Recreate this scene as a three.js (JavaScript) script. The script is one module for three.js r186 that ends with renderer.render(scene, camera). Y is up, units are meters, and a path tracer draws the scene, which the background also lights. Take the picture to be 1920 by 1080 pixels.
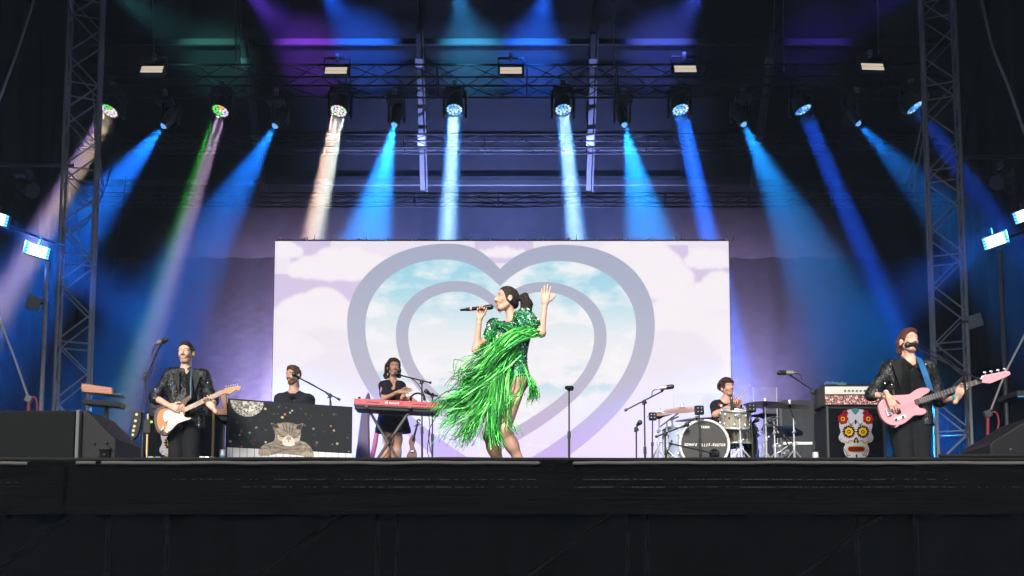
import * as THREE from 'three';
import { mergeGeometries, mergeVertices } from 'three/addons/utils/BufferGeometryUtils.js';
import { RoundedBoxGeometry } from 'three/addons/geometries/RoundedBoxGeometry.js';
import { ImprovedNoise } from 'three/addons/math/ImprovedNoise.js';
import { MeshSurfaceSampler } from 'three/addons/math/MeshSurfaceSampler.js';
import { RectAreaLightUniformsLib } from 'three/addons/lights/RectAreaLightUniformsLib.js';

// ------------------------------------------------------------------ camera, sky, sun, exposure
const scene = new THREE.Scene();
const TILT = 4.3 * Math.PI / 180, FOCAL = 1700;
const camera = new THREE.PerspectiveCamera(2 * Math.atan(540 / FOCAL) * 180 / Math.PI, 16 / 9, 0.1, 200);
camera.position.set(0, 1, 6.5);
camera.rotation.x = TILT;
camera.setViewOffset(1920, 1080, 0, -429, 1920, 1080);   // rising front, as the photograph's straightened verticals show
camera.updateMatrixWorld();
const renderer = new THREE.WebGLRenderer({ antialias: true });
renderer.toneMapping = THREE.LinearToneMapping;
renderer.toneMappingExposure = 2.3;
renderer.shadowMap.enabled = true;

{ // even, bright overcast-afternoon sky
  const w = 64, h = 32, d = new Float32Array(w * h * 4);
  for (let y = 0; y < h; y++) for (let x = 0; x < w; x++) {
    const e = (y + 0.5) / h - 0.5, k = (y * w + x) * 4, t = Math.max(0, e) * 2;
    d[k] = 0.95 - 0.35 * t; d[k + 1] = 1.0 - 0.25 * t; d[k + 2] = 1.06 - 0.08 * t; d[k + 3] = 1;
  }
  const sky = new THREE.DataTexture(d, w, h, THREE.RGBAFormat, THREE.FloatType);
  sky.mapping = THREE.EquirectangularReflectionMapping; sky.needsUpdate = true;
  scene.background = sky; scene.environment = sky;
  scene.backgroundIntensity = 0.5; scene.environmentIntensity = 0.5;
}
const sun = new THREE.DirectionalLight(new THREE.Color(1, 0.95, 0.86), 2.9);
sun.position.set(-5, 12.6, 15); sun.target.position.set(0, 2, -3);
sun.castShadow = true; sun.shadow.radius = 30; sun.shadow.mapSize.set(2048, 2048);
Object.assign(sun.shadow.camera, { left: -14, right: 14, top: 14, bottom: -14, near: 1, far: 60 });
scene.add(sun, sun.target);
RectAreaLightUniformsLib.init();
scene.fog = new THREE.FogExp2(new THREE.Color().setRGB(0.55, 0.74, 1), 0.0012);        // stage haze

// ------------------------------------------------------------------ helpers
const V = (x, y, z) => new THREE.Vector3(x, y, z);
// a measured point of the photograph, at its own distance z from the stage edge, in metres
function at(u, v, z) {
  const x = (u - 960) / FOCAL, y = (969 - v) / FOCAL, k = (6.5 - z) / (Math.cos(TILT) - y * Math.sin(TILT));
  return V(x * k, 1 + k * (y * Math.cos(TILT) + Math.sin(TILT)), z);
}
const FLOOR = 1.9;
let seedState = 12345;
function seed(n) { seedState = n >>> 0; }
function rnd(a = 0, b = 1) { seedState = (Math.imul(seedState, 1664525) + 1013904223) >>> 0; return a + (b - a) * (seedState / 4294967296); }
const noise = new ImprovedNoise();
const lerp = (a, b, t) => a + (b - a) * t, clamp = (x, a, b) => Math.min(b, Math.max(a, x)), smooth = (a, b, x) => { const t = clamp((x - a) / (b - a), 0, 1); return t * t * (3 - 2 * t); };

const names = new Map();
function numbered(n) { const k = names.get(n) ?? 0; names.set(n, k + 1); return k ? n + '_' + String(k).padStart(3, '0') : n; }
function tag(o, label, category, group, kind) {
  if (label) o.userData.label = label;
  if (category) o.userData.category = category;
  if (group) o.userData.group = group;
  if (kind) o.userData.kind = kind;
  return o;
}
function thing(name, label, category, base, group) {
  const o = new THREE.Group(); o.name = numbered(name); o.position.copy(base); scene.add(o);
  return tag(o, label, category, group);
}
// geometry in world metres becomes a named part of thing t (or of a part of it)
function part(t, name, geo, mat, label, kind) {
  let root = t, off = V(0, 0, 0);
  while (root && root !== scene) { off.add(root.position); root = root.parent; }
  geo.translate(-off.x, -off.y, -off.z);
  const m = new THREE.Mesh(geo, mat); m.name = name; m.castShadow = m.receiveShadow = true;
  if (label) m.userData.label = label;
  if (kind) m.userData.kind = kind;
  t.add(m); return m;
}
// an own mesh that shares a geometry with its alike pieces
function piece(t, name, geo, mat, pos, quat, scale) {
  const m = new THREE.Mesh(geo, mat); m.name = name; m.castShadow = m.receiveShadow = true;
  let root = t, off = V(0, 0, 0);
  while (root && root !== scene) { off.add(root.position); root = root.parent; }
  m.position.copy(pos).sub(off); if (quat) m.quaternion.copy(quat); if (scale) m.scale.copy(scale);
  t.add(m); return m;
}
function single(name, geo, mat, label, category, group, kind) {
  geo.computeBoundingBox();
  const b = geo.boundingBox, base = V((b.min.x + b.max.x) / 2, b.min.y, (b.min.z + b.max.z) / 2);
  geo.translate(-base.x, -base.y, -base.z);
  const m = new THREE.Mesh(geo, mat); m.name = numbered(name); m.position.copy(base); m.castShadow = m.receiveShadow = true;
  scene.add(m); return tag(m, label, category, group, kind);
}
const MG = (list) => { const l = list.map((g) => { g = g.index ? g.toNonIndexed() : g.clone(); for (const k of Object.keys(g.attributes)) if (!['position', 'normal', 'uv', 'color'].includes(k)) g.deleteAttribute(k); return g; }); const all = ['uv', 'color'].filter((k) => !l.every((g) => g.attributes[k])); l.forEach((g) => all.forEach((k) => g.deleteAttribute(k))); return mergeGeometries(l); };
const UPV = V(0, 1, 0);
const along = (a, b) => new THREE.Quaternion().setFromUnitVectors(UPV, b.clone().sub(a).normalize());
function cyl(a, b, r, r2 = r, n = 10, open = false) {
  const L = a.distanceTo(b), g = new THREE.CylinderGeometry(r2, r, L, n, 1, open);
  const uv = g.attributes.uv; for (let i = 0; i < uv.count; i++) uv.setXY(i, uv.getX(i) * r * 6.28, uv.getY(i) * L);
  g.applyQuaternion(along(a, b)); const m = a.clone().add(b).multiplyScalar(0.5); return g.translate(m.x, m.y, m.z);
}
function ball(c, r, sx = 1, sy = 1, sz = 1, n = 12) { return new THREE.SphereGeometry(r, n, Math.max(6, n * 0.7 | 0)).scale(sx, sy, sz).translate(c.x, c.y, c.z); }
function rbox(w, h, d, c, q, r = 0.01, s = 2) {
  const g = new RoundedBoxGeometry(w, h, d, s, Math.min(r, w / 2.01, h / 2.01, d / 2.01));
  if (q) g.applyQuaternion(q); return g.translate(c.x, c.y, c.z);
}
function boxUV(w, h, d, c) { // box with uv in metres
  const g = new THREE.BoxGeometry(w, h, d), uv = g.attributes.uv, dims = [[d, h], [d, h], [w, d], [w, d], [w, h], [w, h]];
  for (let f = 0; f < 6; f++) for (let i = 0; i < 4; i++) uv.setXY(f * 4 + i, uv.getX(f * 4 + i) * dims[f][0], uv.getY(f * 4 + i) * dims[f][1]);
  return g.translate(c.x, c.y, c.z);
}
function tube(pts, r, n = 24, k = 6) { return new THREE.TubeGeometry(new THREE.CatmullRomCurve3(pts, false, 'centripetal'), n, r, k); }
function prism(pts, depth, bevel = 0.004, seg = 2) { // outline in x,y metres, extruded towards +z from 0
  const s = new THREE.Shape(pts.map((p) => new THREE.Vector2(p.x, p.y)));
  return new THREE.ExtrudeGeometry(s, { depth: depth - 2 * bevel, bevelEnabled: bevel > 0, bevelSize: bevel, bevelThickness: bevel, bevelSegments: seg, bevelOffset: -bevel, curveSegments: 8 }).translate(0, 0, bevel);
}
function smoothOutline(pts, n = 60) { return new THREE.CatmullRomCurve3(pts.map((p) => V(p.x, p.y, 0)), true, 'centripetal').getPoints(n).slice(0, -1); }
const Q = (x, y, z, order = 'XYZ') => new THREE.Quaternion().setFromEuler(new THREE.Euler(x, y, z, order));

// ------------------------------------------------------------------ textures and materials
function dataTex(n, f, srgb, rep = 1) {
  const d = new Uint8Array(n * n * 4);
  for (let y = 0; y < n; y++) for (let x = 0; x < n; x++) { const c = f(x / n, y / n, x, y), k = (y * n + x) * 4; const a = Array.isArray(c) ? c : [c, c, c]; for (let i = 0; i < 3; i++) d[k + i] = clamp(Math.round(a[i] * 255), 0, 255); d[k + 3] = 255; }
  const t = new THREE.DataTexture(d, n, n); t.wrapS = t.wrapT = THREE.RepeatWrapping; t.magFilter = THREE.LinearFilter; t.minFilter = THREE.LinearMipmapLinearFilter;
  if (srgb) t.colorSpace = THREE.SRGBColorSpace; t.repeat.set(rep, rep); t.needsUpdate = true; return t;
}
// tiling fractal noise
function tile(x, y, f, z = 0) { const w = (a, b) => noise.noise(a * f, b * f, z); return lerp(lerp(w(x, y), w(x - 1, y), x), lerp(w(x, y - 1), w(x - 1, y - 1), x), y); }
const grain = (x, y, z = 0) => 0.5 + 0.5 * (0.55 * tile(x, y, 4, z) + 0.3 * tile(x, y, 9, z + 3) + 0.2 * tile(x, y, 23, z + 7) + 0.12 * tile(x, y, 61, z + 11));
const texCloth = dataTex(256, (x, y, i, j) => { const weave = ((i >> 1) + (j >> 1)) & 1 ? 0.06 : -0.06; return 0.62 + weave + 0.7 * (grain(x, y) - 0.5) + 0.1 * (grain(x * 3 % 1, y, 5) - 0.5); }, true);
const texStreak = dataTex(256, (x, y) => { const s = 0.5 + 0.5 * tile(x, y, 60, 2) * 0.6 + 0.35 * noise.noise(x * 3, y * 128, 4) * (1 - 0) + 0.25 * noise.noise(x * 9, y * 64, 9); return clamp(0.55 + 0.5 * (s - 0.5), 0, 1); }, true);
const texScuff = dataTex(256, (x, y) => { const g = grain(x, y, 20); return 0.72 + 0.5 * (g - 0.5) + (tile(x, y, 40, 31) > 0.48 ? 0.18 : 0); }, true);
const texRough = dataTex(256, (x, y) => 0.75 + 0.6 * (grain(x, y, 40) - 0.5));
const texWood = dataTex(256, (x, y) => { const r = 0.5 + 0.5 * Math.sin((y * 26 + 1.6 * tile(x, y, 3, 50) + 0.7 * noise.noise(x * 2, y * 40, 3)) * 3.1); return [0.78 + 0.16 * r, 0.72 + 0.18 * r, 0.66 + 0.18 * r]; }, true);
const lin = (r, g = r, b = r) => new THREE.Color().setRGB(r, g, b);
function mat(c, rough = 0.8, metal = 0, more = {}) { return new THREE.MeshStandardMaterial({ color: c, roughness: rough, metalness: metal, ...more }); }
const cloth = (c, more = {}) => new THREE.MeshPhysicalMaterial({ color: c, roughness: 1, specularIntensity: 0.06, ...more });   // velvet and serge: next to no sheen
const cl = (t, r) => { const k = t.clone(); k.repeat.set(r, r); k.needsUpdate = true; return k; };
const M = {
  black: cloth(lin(0.009), { roughness: 0.5, specularIntensity: 0.4 }), blackMatte: cloth(lin(0.006)), blackMetal: mat(lin(0.02), 0.38, 0.4), rubber: cloth(lin(0.01), { specularIntensity: 0.4 }),
  chrome: mat(lin(0.72, 0.73, 0.75), 0.25, 0.7), alu: mat(lin(0.55, 0.56, 0.58), 0.36, 0.9, { roughnessMap: cl(texRough, 2) }), aluDull: mat(lin(0.45, 0.44, 0.45), 0.55, 0.25, { map: cl(texScuff, 1.5) }),
  steelDark: mat(lin(0.06, 0.06, 0.065), 0.5, 0.6), white: mat(lin(0.75), 0.6), grey: mat(lin(0.16), 0.7, 0, { map: texScuff }), greyDark: cloth(lin(0.03, 0.03, 0.036), { roughness: 0.7, specularIntensity: 0.4, map: texScuff }),
  drape: cloth(lin(0.0048, 0.0048, 0.0052), { map: cl(texCloth, 2) }), 
  deck: cloth(lin(0.005), { map: texScuff }), roof: cloth(lin(0.0045, 0.0045, 0.005), { map: texScuff }),
};

// ------------------------------------------------------------------ the setting
function structure(name, geo, m) { const o = new THREE.Mesh(geo, m); o.name = numbered(name); o.castShadow = o.receiveShadow = true; scene.add(o); o.userData.kind = 'structure'; return o; }
structure('ground', boxUV(70, 0.2, 60, V(0, -0.1, 0)), cloth(lin(0.05, 0.055, 0.03), { map: cl(texScuff, 0.4) }));
structure('stage_floor', boxUV(21, 0.16, 14.4, V(0, FLOOR - 0.08, -7.2)), M.deck);
structure('stage_roof', MG([boxUV(21.4, 0.2, 12.4, V(0, 12.9, -4.2)), (() => { const g = boxUV(21.4, 0.12, 5.8, V(0, 0, 0)); g.rotateX(-Math.PI / 2 + 0.55); return g.translate(0, 10.5, -11.9); })()]), M.roof);
structure('added_header', boxUV(21.4, 5.2, 0.12, V(0, 10.25, 1.1)), M.roof);  // added unseen header, hung low to keep daylight off the backdrop

// curtain with vertical folds, thin but with two faces
function curtain(w, h, depth, folds, seedN, wav = 0.5) {
  const nx = Math.round(folds * 10), ny = 10, g = new THREE.PlaneGeometry(w, h, nx, ny), p = g.attributes.position, uv = g.attributes.uv;
  for (let i = 0; i < p.count; i++) {
    const x = p.getX(i), y = p.getY(i), t = (x / w + 0.5) * folds + 0.55 * noise.noise(x * 0.9, seedN, 0) + wav * 0.25 * noise.noise(x * 0.35, y * 0.25, seedN);
    p.setZ(i, depth * (Math.sin(t * 6.283) * (0.6 + 0.4 * noise.noise(x * 0.5, y * 0.2, seedN + 4)) + 0.5 * noise.noise(x * 3.1, y * 0.5, seedN + 9)));
    uv.setXY(i, x, y);
  }
  g.computeVertexNormals(); return g;
}
{ // backdrop and wings
  const w = 20.6, t = thing('backdrop_curtain', 'wide black backdrop cloth hanging across the back of the stage', 'curtain', V(0, FLOOR, -13.2));
  part(t, 'cloth', curtain(w, 6.5, 0.016, 26, 7).translate(0, FLOOR + 3.26, -13.2), M.drape);
  part(t, 'hanging_pipe', cyl(V(-w / 2, FLOOR + 6.5, -13.2), V(w / 2, FLOOR + 6.5, -13.2), 0.024), M.steelDark);
  for (const s of [-1, 1]) {
    const t = thing('side_curtain', s < 0 ? 'black side cloth closing the stage wing beyond the tower with the guitarist' : 'black side cloth closing the stage wing beyond the tower with the bass player', 'curtain', V(s * 9.5, FLOOR, -6.6));
    const g = curtain(12.6, 10.8, 0.07, 20, 60 + s, 1); g.rotateY(-s * Math.PI / 2); g.translate(s * 9.5, FLOOR + 5.42, -6.9); part(t, 'cloth', g, M.drape);
    part(t, 'hanging_pipe', cyl(V(s * 9.5, FLOOR + 10.9, -13.1), V(s * 9.5, FLOOR + 10.9, -0.6), 0.024), M.alu);
  }
}
{ // stage skirt: upper cloth with a rolled pale hem and seams, lower scrim, scaffold behind it
  const sk = thing('stage_skirt', 'black cloth skirt stretched along the front of the stage', 'skirt', V(0, 0, 0.06));
  const skirtM = cloth(lin(0.0065, 0.006, 0.0056), { map: cl(texStreak, 0.8), bumpMap: cl(texStreak, 0.8), bumpScale: 0.01 });
  const hemM = mat(lin(0.15, 0.143, 0.13), 1, 0, { map: cl(texCloth, 6) }), seamM = mat(lin(0.07, 0.066, 0.055), 1);
  const run = (name, x0, x1, yt, yb, z) => {
    const nx = Math.round((x1 - x0) * 14), ny = 14, g = new THREE.PlaneGeometry(x1 - x0, yt - yb, nx, ny); g.translate((x0 + x1) / 2, (yt + yb) / 2, z);
    const p = g.attributes.position, uv = g.attributes.uv;
    for (let i = 0; i < p.count; i++) { const x = p.getX(i), y = p.getY(i), k = (yt - y) / (yt - yb);
      p.setZ(i, z + 0.02 * noise.noise(x * 1.1, y * 2.2, 3) + 0.012 * noise.noise(x * 3.5, y * 7, 8) + 0.006 * Math.sin(x * 9 + 3 * noise.noise(x, y * 2, 1)) * k);
      if (k < 0.01) p.setY(i, y + 0.014 * noise.noise(x * 1.3, 5, 0)); uv.setXY(i, x * 0.25, y); }
    g.computeVertexNormals(); return part(sk, name, g, skirtM);
  };
  const strips = [[-6.5, -3.42], [-3.42, -3.2], [-3.2, 0.21], [0.21, 0.42], [0.42, 6.5]];
  strips.forEach(([a, b], i) => run(i % 2 ? 'patch_cloth' : 'skirt_cloth', a + (i % 2 ? -0.02 : 0), b + (i % 2 ? 0.02 : 0), 1.878, 1.50, i % 2 ? 0.11 : 0.075));
  [[-6.5, -3.43], [-3.1, -2.96], [-2.92, 0.2], [0.43, 6.5]].forEach(([a, b]) => { // pale hem, a soft roll
    const pts = []; for (let x = a; x < b; x += 0.06) pts.push(V(x, 1.872 + 0.009 * noise.noise(x * 1.3, 5, 0) + 0.006 * noise.noise(x * 4, 2, 2), 0.085)); pts.push(V(b, 1.872, 0.085));
    part(sk, 'hem', new THREE.TubeGeometry(new THREE.CatmullRomCurve3(pts), pts.length * 2, 0.017, 8).scale(1, 0.8, 1).translate(0, 1.872 * 0.2 - 0.006, 0.004), hemM);
  });
  const lines = [[-5.4, -3.5, 1.73], [-2.4, 0.19, 1.752], [-1.9, 0.19, 1.697], [0.44, 3.1, 1.752], [0.44, 3.6, 1.697]];
  seed(5);
  for (const [a, b, y] of lines) { const gs = []; for (let x = a; x < b; x += rnd(0.012, 0.026)) { const l = rnd(0.01, 0.024); if (rnd() < 0.55 + 0.45 * noise.noise(x * 1.5, y, 1)) gs.push(new THREE.BoxGeometry(l, 0.002, 0.002).translate(x, y - 0.004 + 0.003 * noise.noise(x * 2, 0, 0), 0.098 + 0.02 * noise.noise(x * 1.1, y * 2.2, 3))); } const o = part(sk, 'stitched_seam', MG(gs), seamM); o.userData.kind = 'stuff'; }
  const sc = thing('stage_scrim', 'dark see-through scrim hung below the stage skirt', 'scrim', V(0, 0, 0.02));
  const sg = curtain(13, 1.5, 0.012, 22, 90, 1); sg.translate(0, 0.765, 0.03);
  part(sc, 'cloth', sg, cloth(lin(0.0035), { transparent: true, opacity: 0.96, map: cl(texStreak, 0.5) }));
  part(sc, 'added_cloth', curtain(20, 1.78, 0.02, 40, 33, 1).translate(0, 0.9, -2.6), M.blackMatte);  // added behind the scrim to block sky showing under the stage
  // under-stage scaffold
  const pipeG = new THREE.CylinderGeometry(0.024, 0.024, 1, 8);
  const bar = (t, n, a, b) => piece(t, n, pipeG, M.alu, a.clone().add(b).multiplyScalar(0.5), along(a, b), V(1, a.distanceTo(b), 1));
  for (let k = 0; k < 6; k++) {
    const x = -5.2 + k * 2.08, t = thing('scaffold_frame', ['scaffold frame under the stage below the left monitor wedge', 'scaffold frame under the stage below the cat banner', 'scaffold frame under the stage below the red keyboard', 'scaffold frame under the stage below the plain microphone stand', 'scaffold frame under the stage below the drum kit', 'scaffold frame under the stage below the bass player'][k], 'scaffold', V(x, 0, -0.6), 'scaffold frames under the stage');
    bar(t, 'upright', V(x, 0, -0.5), V(x, 1.74, -0.5)); bar(t, 'upright', V(x, 0, -1.7), V(x, 1.74, -1.7));
    bar(t, 'ledger', V(x, 0.75, -0.5), V(x + 2.04, 0.75, -0.5)); bar(t, 'ledger', V(x, 0.4, -0.5), V(x, 0.4, -1.7)); bar(t, 'brace', V(x, 0.2, -0.47), V(x + 1.9, 1.6, -0.47));
    part(t, 'base_plate', rbox(0.15, 0.012, 0.15, V(x, 0.006, -0.5)), M.alu);
  }
  const cb = thing('edge_cable', 'black cable run lying along the front edge of the stage', 'cable', V(0, FLOOR, -0.03));
  const pts = []; for (let x = -5.6; x <= 5.7; x += 0.22) pts.push(V(x, FLOOR + 0.012 + 0.006 * Math.abs(noise.noise(x, 3, 0)), -0.04 + 0.03 * noise.noise(x * 0.8, 0, 2)));
  part(cb, 'cable', tube(pts, 0.012, 220, 6), M.rubber);
  const pts2 = []; for (let x = 3.1; x <= 5.7; x += 0.2) pts2.push(V(x, FLOOR + 0.036 + 0.01 * noise.noise(x * 2, 1, 0), -0.03)); part(cb, 'cable', tube(pts2, 0.013, 60, 6), M.rubber);
}

// ------------------------------------------------------------------ roof steelwork
const UNIT_PIPE = new THREE.CylinderGeometry(1, 1, 1, 8), UNIT_BOX = new THREE.BoxGeometry(1, 1, 1);
function pipe(t, name, a, b, r, m) { return piece(t, name, UNIT_PIPE, m, a.clone().add(b).multiplyScalar(0.5), along(a, b), V(r, a.distanceTo(b), r)); }
{
  const beamM = cloth(lin(0.04, 0.039, 0.04), { roughness: 0.7, specularIntensity: 0.2, map: cl(texScuff, 1) });
  const spots = [[452, 492], [784, 793], [1113, 1103], [1450, 1408]];
  const nm = ['outer left', 'inner left', 'inner right', 'outer right'];
  spots.forEach(([u0, u1], i) => { // rafters along the steep back slope of the roof
    const a = at(u0, 55, -10.2), b = at(u1, 362, -12.3), t = thing('roof_rafter', `pale grey metal roof rafter, the ${nm[i]} one of four above the screen`, 'rafter', b, 'rafters on the back slope of the roof');
    const q = new THREE.Quaternion().setFromUnitVectors(UPV, a.clone().sub(b).normalize()), L = a.distanceTo(b);
    const mid = (k) => b.clone().lerp(a, k), w = 0.1;
    part(t, 'web', rbox(w, L * 0.30, 0.05, mid(0.17), q, 0.006), beamM); part(t, 'web', rbox(w, L * 0.42, 0.05, mid(0.59), q, 0.006), beamM); part(t, 'web', rbox(w, L * 0.15, 0.05, mid(0.905), q, 0.006), beamM);
    part(t, 'splice_plate', rbox(w * 1.5, L * 0.07, 0.09, mid(0.35), q, 0.006), M.steelDark); part(t, 'splice_plate', rbox(w * 1.5, L * 0.05, 0.09, mid(0.815), q, 0.006), M.steelDark);
    part(t, 'keder_rail', rbox(0.03, L, 0.03, mid(0.5).add(V(w * 0.9, 0, 0)), q, 0.006), beamM);
    part(t, 'hanger', cyl(a, a.clone().add(V(0, 1.6, 0.3)), 0.012), M.steelDark);
  });
  [[72, -10.4, 'upper'], [272, -11.7, 'middle'], [338, -12.1, 'lower']].forEach(([v, z, w]) => {
    const a = at(150, v, z), b = at(1770, v, z), t = thing('roof_purlin', `dark horizontal roof purlin, the ${w} one crossing behind the rafters`, 'purlin', V(0, a.y, z - 0.12), 'purlins on the back slope of the roof');
    for (let k = 0; k < 5; k++) part(t, 'tube', rbox((b.x - a.x) / 5 - 0.02, 0.12, 0.06, V(lerp(a.x, b.x, (k + 0.5) / 5), a.y, z - 0.12), null, 0.01), cloth(lin(0.012)));
  });
}
// box truss between two points: chords, and each lattice bar a piece
function truss(t, a, b, w, h, bay, r, m, side = V(0, 0, 1), lacing = true) {
  const dir = b.clone().sub(a), L = dir.length(); dir.normalize();
  const s1 = side.clone().normalize(), s2 = dir.clone().cross(s1).normalize(), n = Math.max(1, Math.round(L / bay));
  const c = (i, k) => a.clone().addScaledVector(dir, L * k).addScaledVector(s1, (i & 1 ? 0.5 : -0.5) * w).addScaledVector(s2, (i & 2 ? 0.5 : -0.5) * h);
  for (let i = 0; i < 4; i++) pipe(t, 'chord', c(i, 0), c(i, 1), r, m);
  for (const [i, j] of [[0, 1], [2, 3], [0, 2], [1, 3]]) for (let k = 0; k < n; k++) {
    const f = (k + (i === 0 && j === 1 ? 0 : 0)) % 2; pipe(t, 'lattice_bar', c(f ? j : i, k / n), c(f ? i : j, (k + 1) / n), r * 0.5, m);
    if (k % 3 === 0) pipe(t, 'lattice_bar', c(i, k / n), c(j, k / n), r * 0.5, m);
  }
}
{
  // two towers; the corner next to the camera carries the sharp reflections
  for (const s of [-1, 1]) {
    const t = thing('truss_tower', s < 0 ? 'tall aluminium lattice tower behind the guitarist' : 'tall aluminium lattice tower behind the bass player', 'truss tower', V(s * 6.75, FLOOR, -7.25));
    const q = s < 0 ? 0.35 : -0.35, sd = V(Math.sin(q), 0, Math.cos(q));
    truss(t, V(s * 6.75, FLOOR + 0.05, -7.25), V(s * 6.75, 12.4, -7.25), 0.46, 0.46, 0.46, 0.024, M.aluDull, sd);
    part(t, 'base_plate', rbox(0.9, 0.05, 0.9, V(s * 6.75, FLOOR + 0.026, -7.25)), M.steelDark);
    const brace = at(s < 0 ? 183 : 1712, 360, -7.5), b2 = at(s < 0 ? 176 : 1740, 215, -7.4);
    pipe(t, 'diagonal_stay', brace, b2, 0.014, M.aluDull); pipe(t, 'diagonal_stay', brace.clone().add(V(s * -0.14, 0, 0.1)), b2.clone().add(V(s * -0.02, 0.3, 0.1)), 0.012, M.aluDull);
  }
  const tr = cloth(lin(0.008, 0.008, 0.009), { roughness: 0.7, specularIntensity: 0.3, map: cl(texScuff, 1) });

  const lines = [[133, 172, -9.5, 'truss', 'dark box truss carrying the round wash lamps'], [366, 384, -10.6, 'truss', 'dark low box truss just above the video screen'], [258, 282, -11.2, 'truss', 'dark box truss running behind the lamp heads']];
  for (const [v0, v1, z, n, l] of lines) {
    const a = at(150, (v0 + v1) / 2, z), b = at(1770, (v0 + v1) / 2, z), t = thing('lighting_truss', l, 'truss', V(0, a.y - 0.2, z)), h = at(960, v0, z).y - at(960, v1, z).y;
    truss(t, a, b, h, h, 0.55, 0.018, tr, V(0, 0, 1));
  }
  // chains that carry the trusses
  [[441, 0, 132], [1150, 0, 132], [1468, 0, 132], [287, 10, 132], [1645, 0, 100]].forEach(([u, v0, v1], i) => {
    const a = at(u, v0 - 40, -9.4), b = at(u + 2, v1, -9.4), gs = [], n = 60, link = new THREE.TorusGeometry(0.016, 0.005, 4, 8);
    for (let k = 0; k < n; k++) { const g = link.clone().scale(0.8, 1.6, 1); if (k & 1) g.rotateY(Math.PI / 2); const p = b.clone().lerp(a, (k + 0.5) / n); g.translate(p.x, p.y, p.z); gs.push(g); }
    gs.push(cyl(a, b, 0.004, 0.004, 5));
    single('hoist_chain', MG(gs), M.aluDull, ['hoist chain dropping onto the lamp truss above the cat banner', 'hoist chain dropping onto the lamp truss above the plain microphone stand', 'hoist chain dropping onto the lamp truss above the drum kit', 'hoist chain dropping onto the lamp truss above the left tower beam', 'hoist chain dropping to the lamp truss above the bass player'][i], 'chain', 'hoist chains');
  });
}

// ------------------------------------------------------------------ lamps
const glow = (r, g, b, k = 0.55) => new THREE.MeshStandardMaterial({ color: 0x000000, emissive: lin(r, g, b), emissiveIntensity: k, roughness: 0.3 });
const GL = { w: glow(0.95, 0.9, 0.82), l: glow(0.75, 0.6, 0.95), y: glow(0.95, 0.75, 0.2), g: glow(0.15, 0.75, 0.15), o: glow(0.95, 0.5, 0.15), b: glow(0.12, 0.42, 1), c: glow(0.4, 0.75, 1), d: glow(0.03, 0.18, 0.75), lg: glow(0.5, 0.9, 0.5), p: glow(0.95, 0.75, 0.8) };
const CELL = new THREE.CylinderGeometry(1, 0.9, 0.25, 6).rotateX(Math.PI / 2);
function addSpot(t, pos, dir, angle, I, color, radius, pen) {
  const s = new THREE.SpotLight(lin(...color), I * 1.15, 0, angle * Math.PI / 180, pen); s.name = 'lamp_beam'; s.castShadow = true; s.shadow.radius = radius;
  s.position.copy(pos).sub(t.position); s.target.position.copy(pos).addScaledVector(dir, 3).sub(t.position); t.add(s, s.target); return s;
}
// moving head lamp: clamp, base, two yoke arms, head, lens cells
function washLamp(u, v, u2, v2, pat, beams, label, tilt = 0.62) {
  const z = -9.55, p = at(u, v, z), dir = at(u2, v2, z + tilt).sub(p).normalize();
  const t = thing('wash_lamp', label, 'stage lamp', p, 'round wash lamps under the truss'), q = new THREE.Quaternion().setFromUnitVectors(V(0, 0, 1), dir);
  const top = p.clone().add(V(0, 0.42, -0.12));
  part(t, 'base', rbox(0.36, 0.12, 0.26, top, null, 0.03), M.black); part(t, 'clamp', rbox(0.08, 0.16, 0.1, top.clone().add(V(0, 0.12, 0)), null, 0.02), M.alu);
  for (const s of [-1, 1]) part(t, 'yoke_arm', rbox(0.045, 0.5, 0.12, p.clone().add(V(s * 0.2, 0.17, -0.12)), null, 0.02), M.black);
  const R = 0.155, head = new THREE.LatheGeometry([[0.02, -0.3], [0.12, -0.29], [0.145, -0.2], [R + 0.01, -0.06], [R + 0.012, 0.012], [R, 0.012], [R - 0.004, -0.02], [0.001, -0.02]].map(([x, y]) => new THREE.Vector2(x, y)), 28).rotateX(Math.PI / 2);
  const h = part(t, 'head', head.applyQuaternion(q).translate(p.x, p.y, p.z), M.black);
  const cells = [[0, 0]]; for (let k = 0; k < 6; k++) cells.push([0.061 * Math.cos(k * 1.0472), 0.061 * Math.sin(k * 1.0472)]); for (let k = 0; k < 12; k++) cells.push([0.12 * Math.cos(k * 0.5236 + 0.26), 0.12 * Math.sin(k * 0.5236 + 0.26)]);
  const right = V(1, 0, 0).applyQuaternion(q), up = V(0, 1, 0).applyQuaternion(q);
  cells.forEach(([x, y], k) => {
    const key = pat(x / 0.12, y / 0.12, k), c = p.clone().addScaledVector(right, x).addScaledVector(up, y).addScaledVector(dir, -0.004);
    const o = piece(h, 'lens_cell', CELL, GL[key], c, q, V(0.029, 0.029, 0.03)); o.castShadow = false;
  });
  const [tint, I, ang] = beams;   // each ring cell throws its own narrow beam
  for (let k = 0; k < 7; k++) { const x = k ? 0.105 * Math.cos(k * 1.0472) : 0, y = k ? 0.105 * Math.sin(k * 1.0472) : 0; addSpot(t, p.clone().addScaledVector(right, x).addScaledVector(up, y).addScaledVector(dir, 0.03), dir, ang, I / 6, tint(x / 0.105, y / 0.105, k), 1.4, 1); }
}
const BLUE = [0.03, 0.3, 1], SKYB = [0.2, 0.55, 1];
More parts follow.
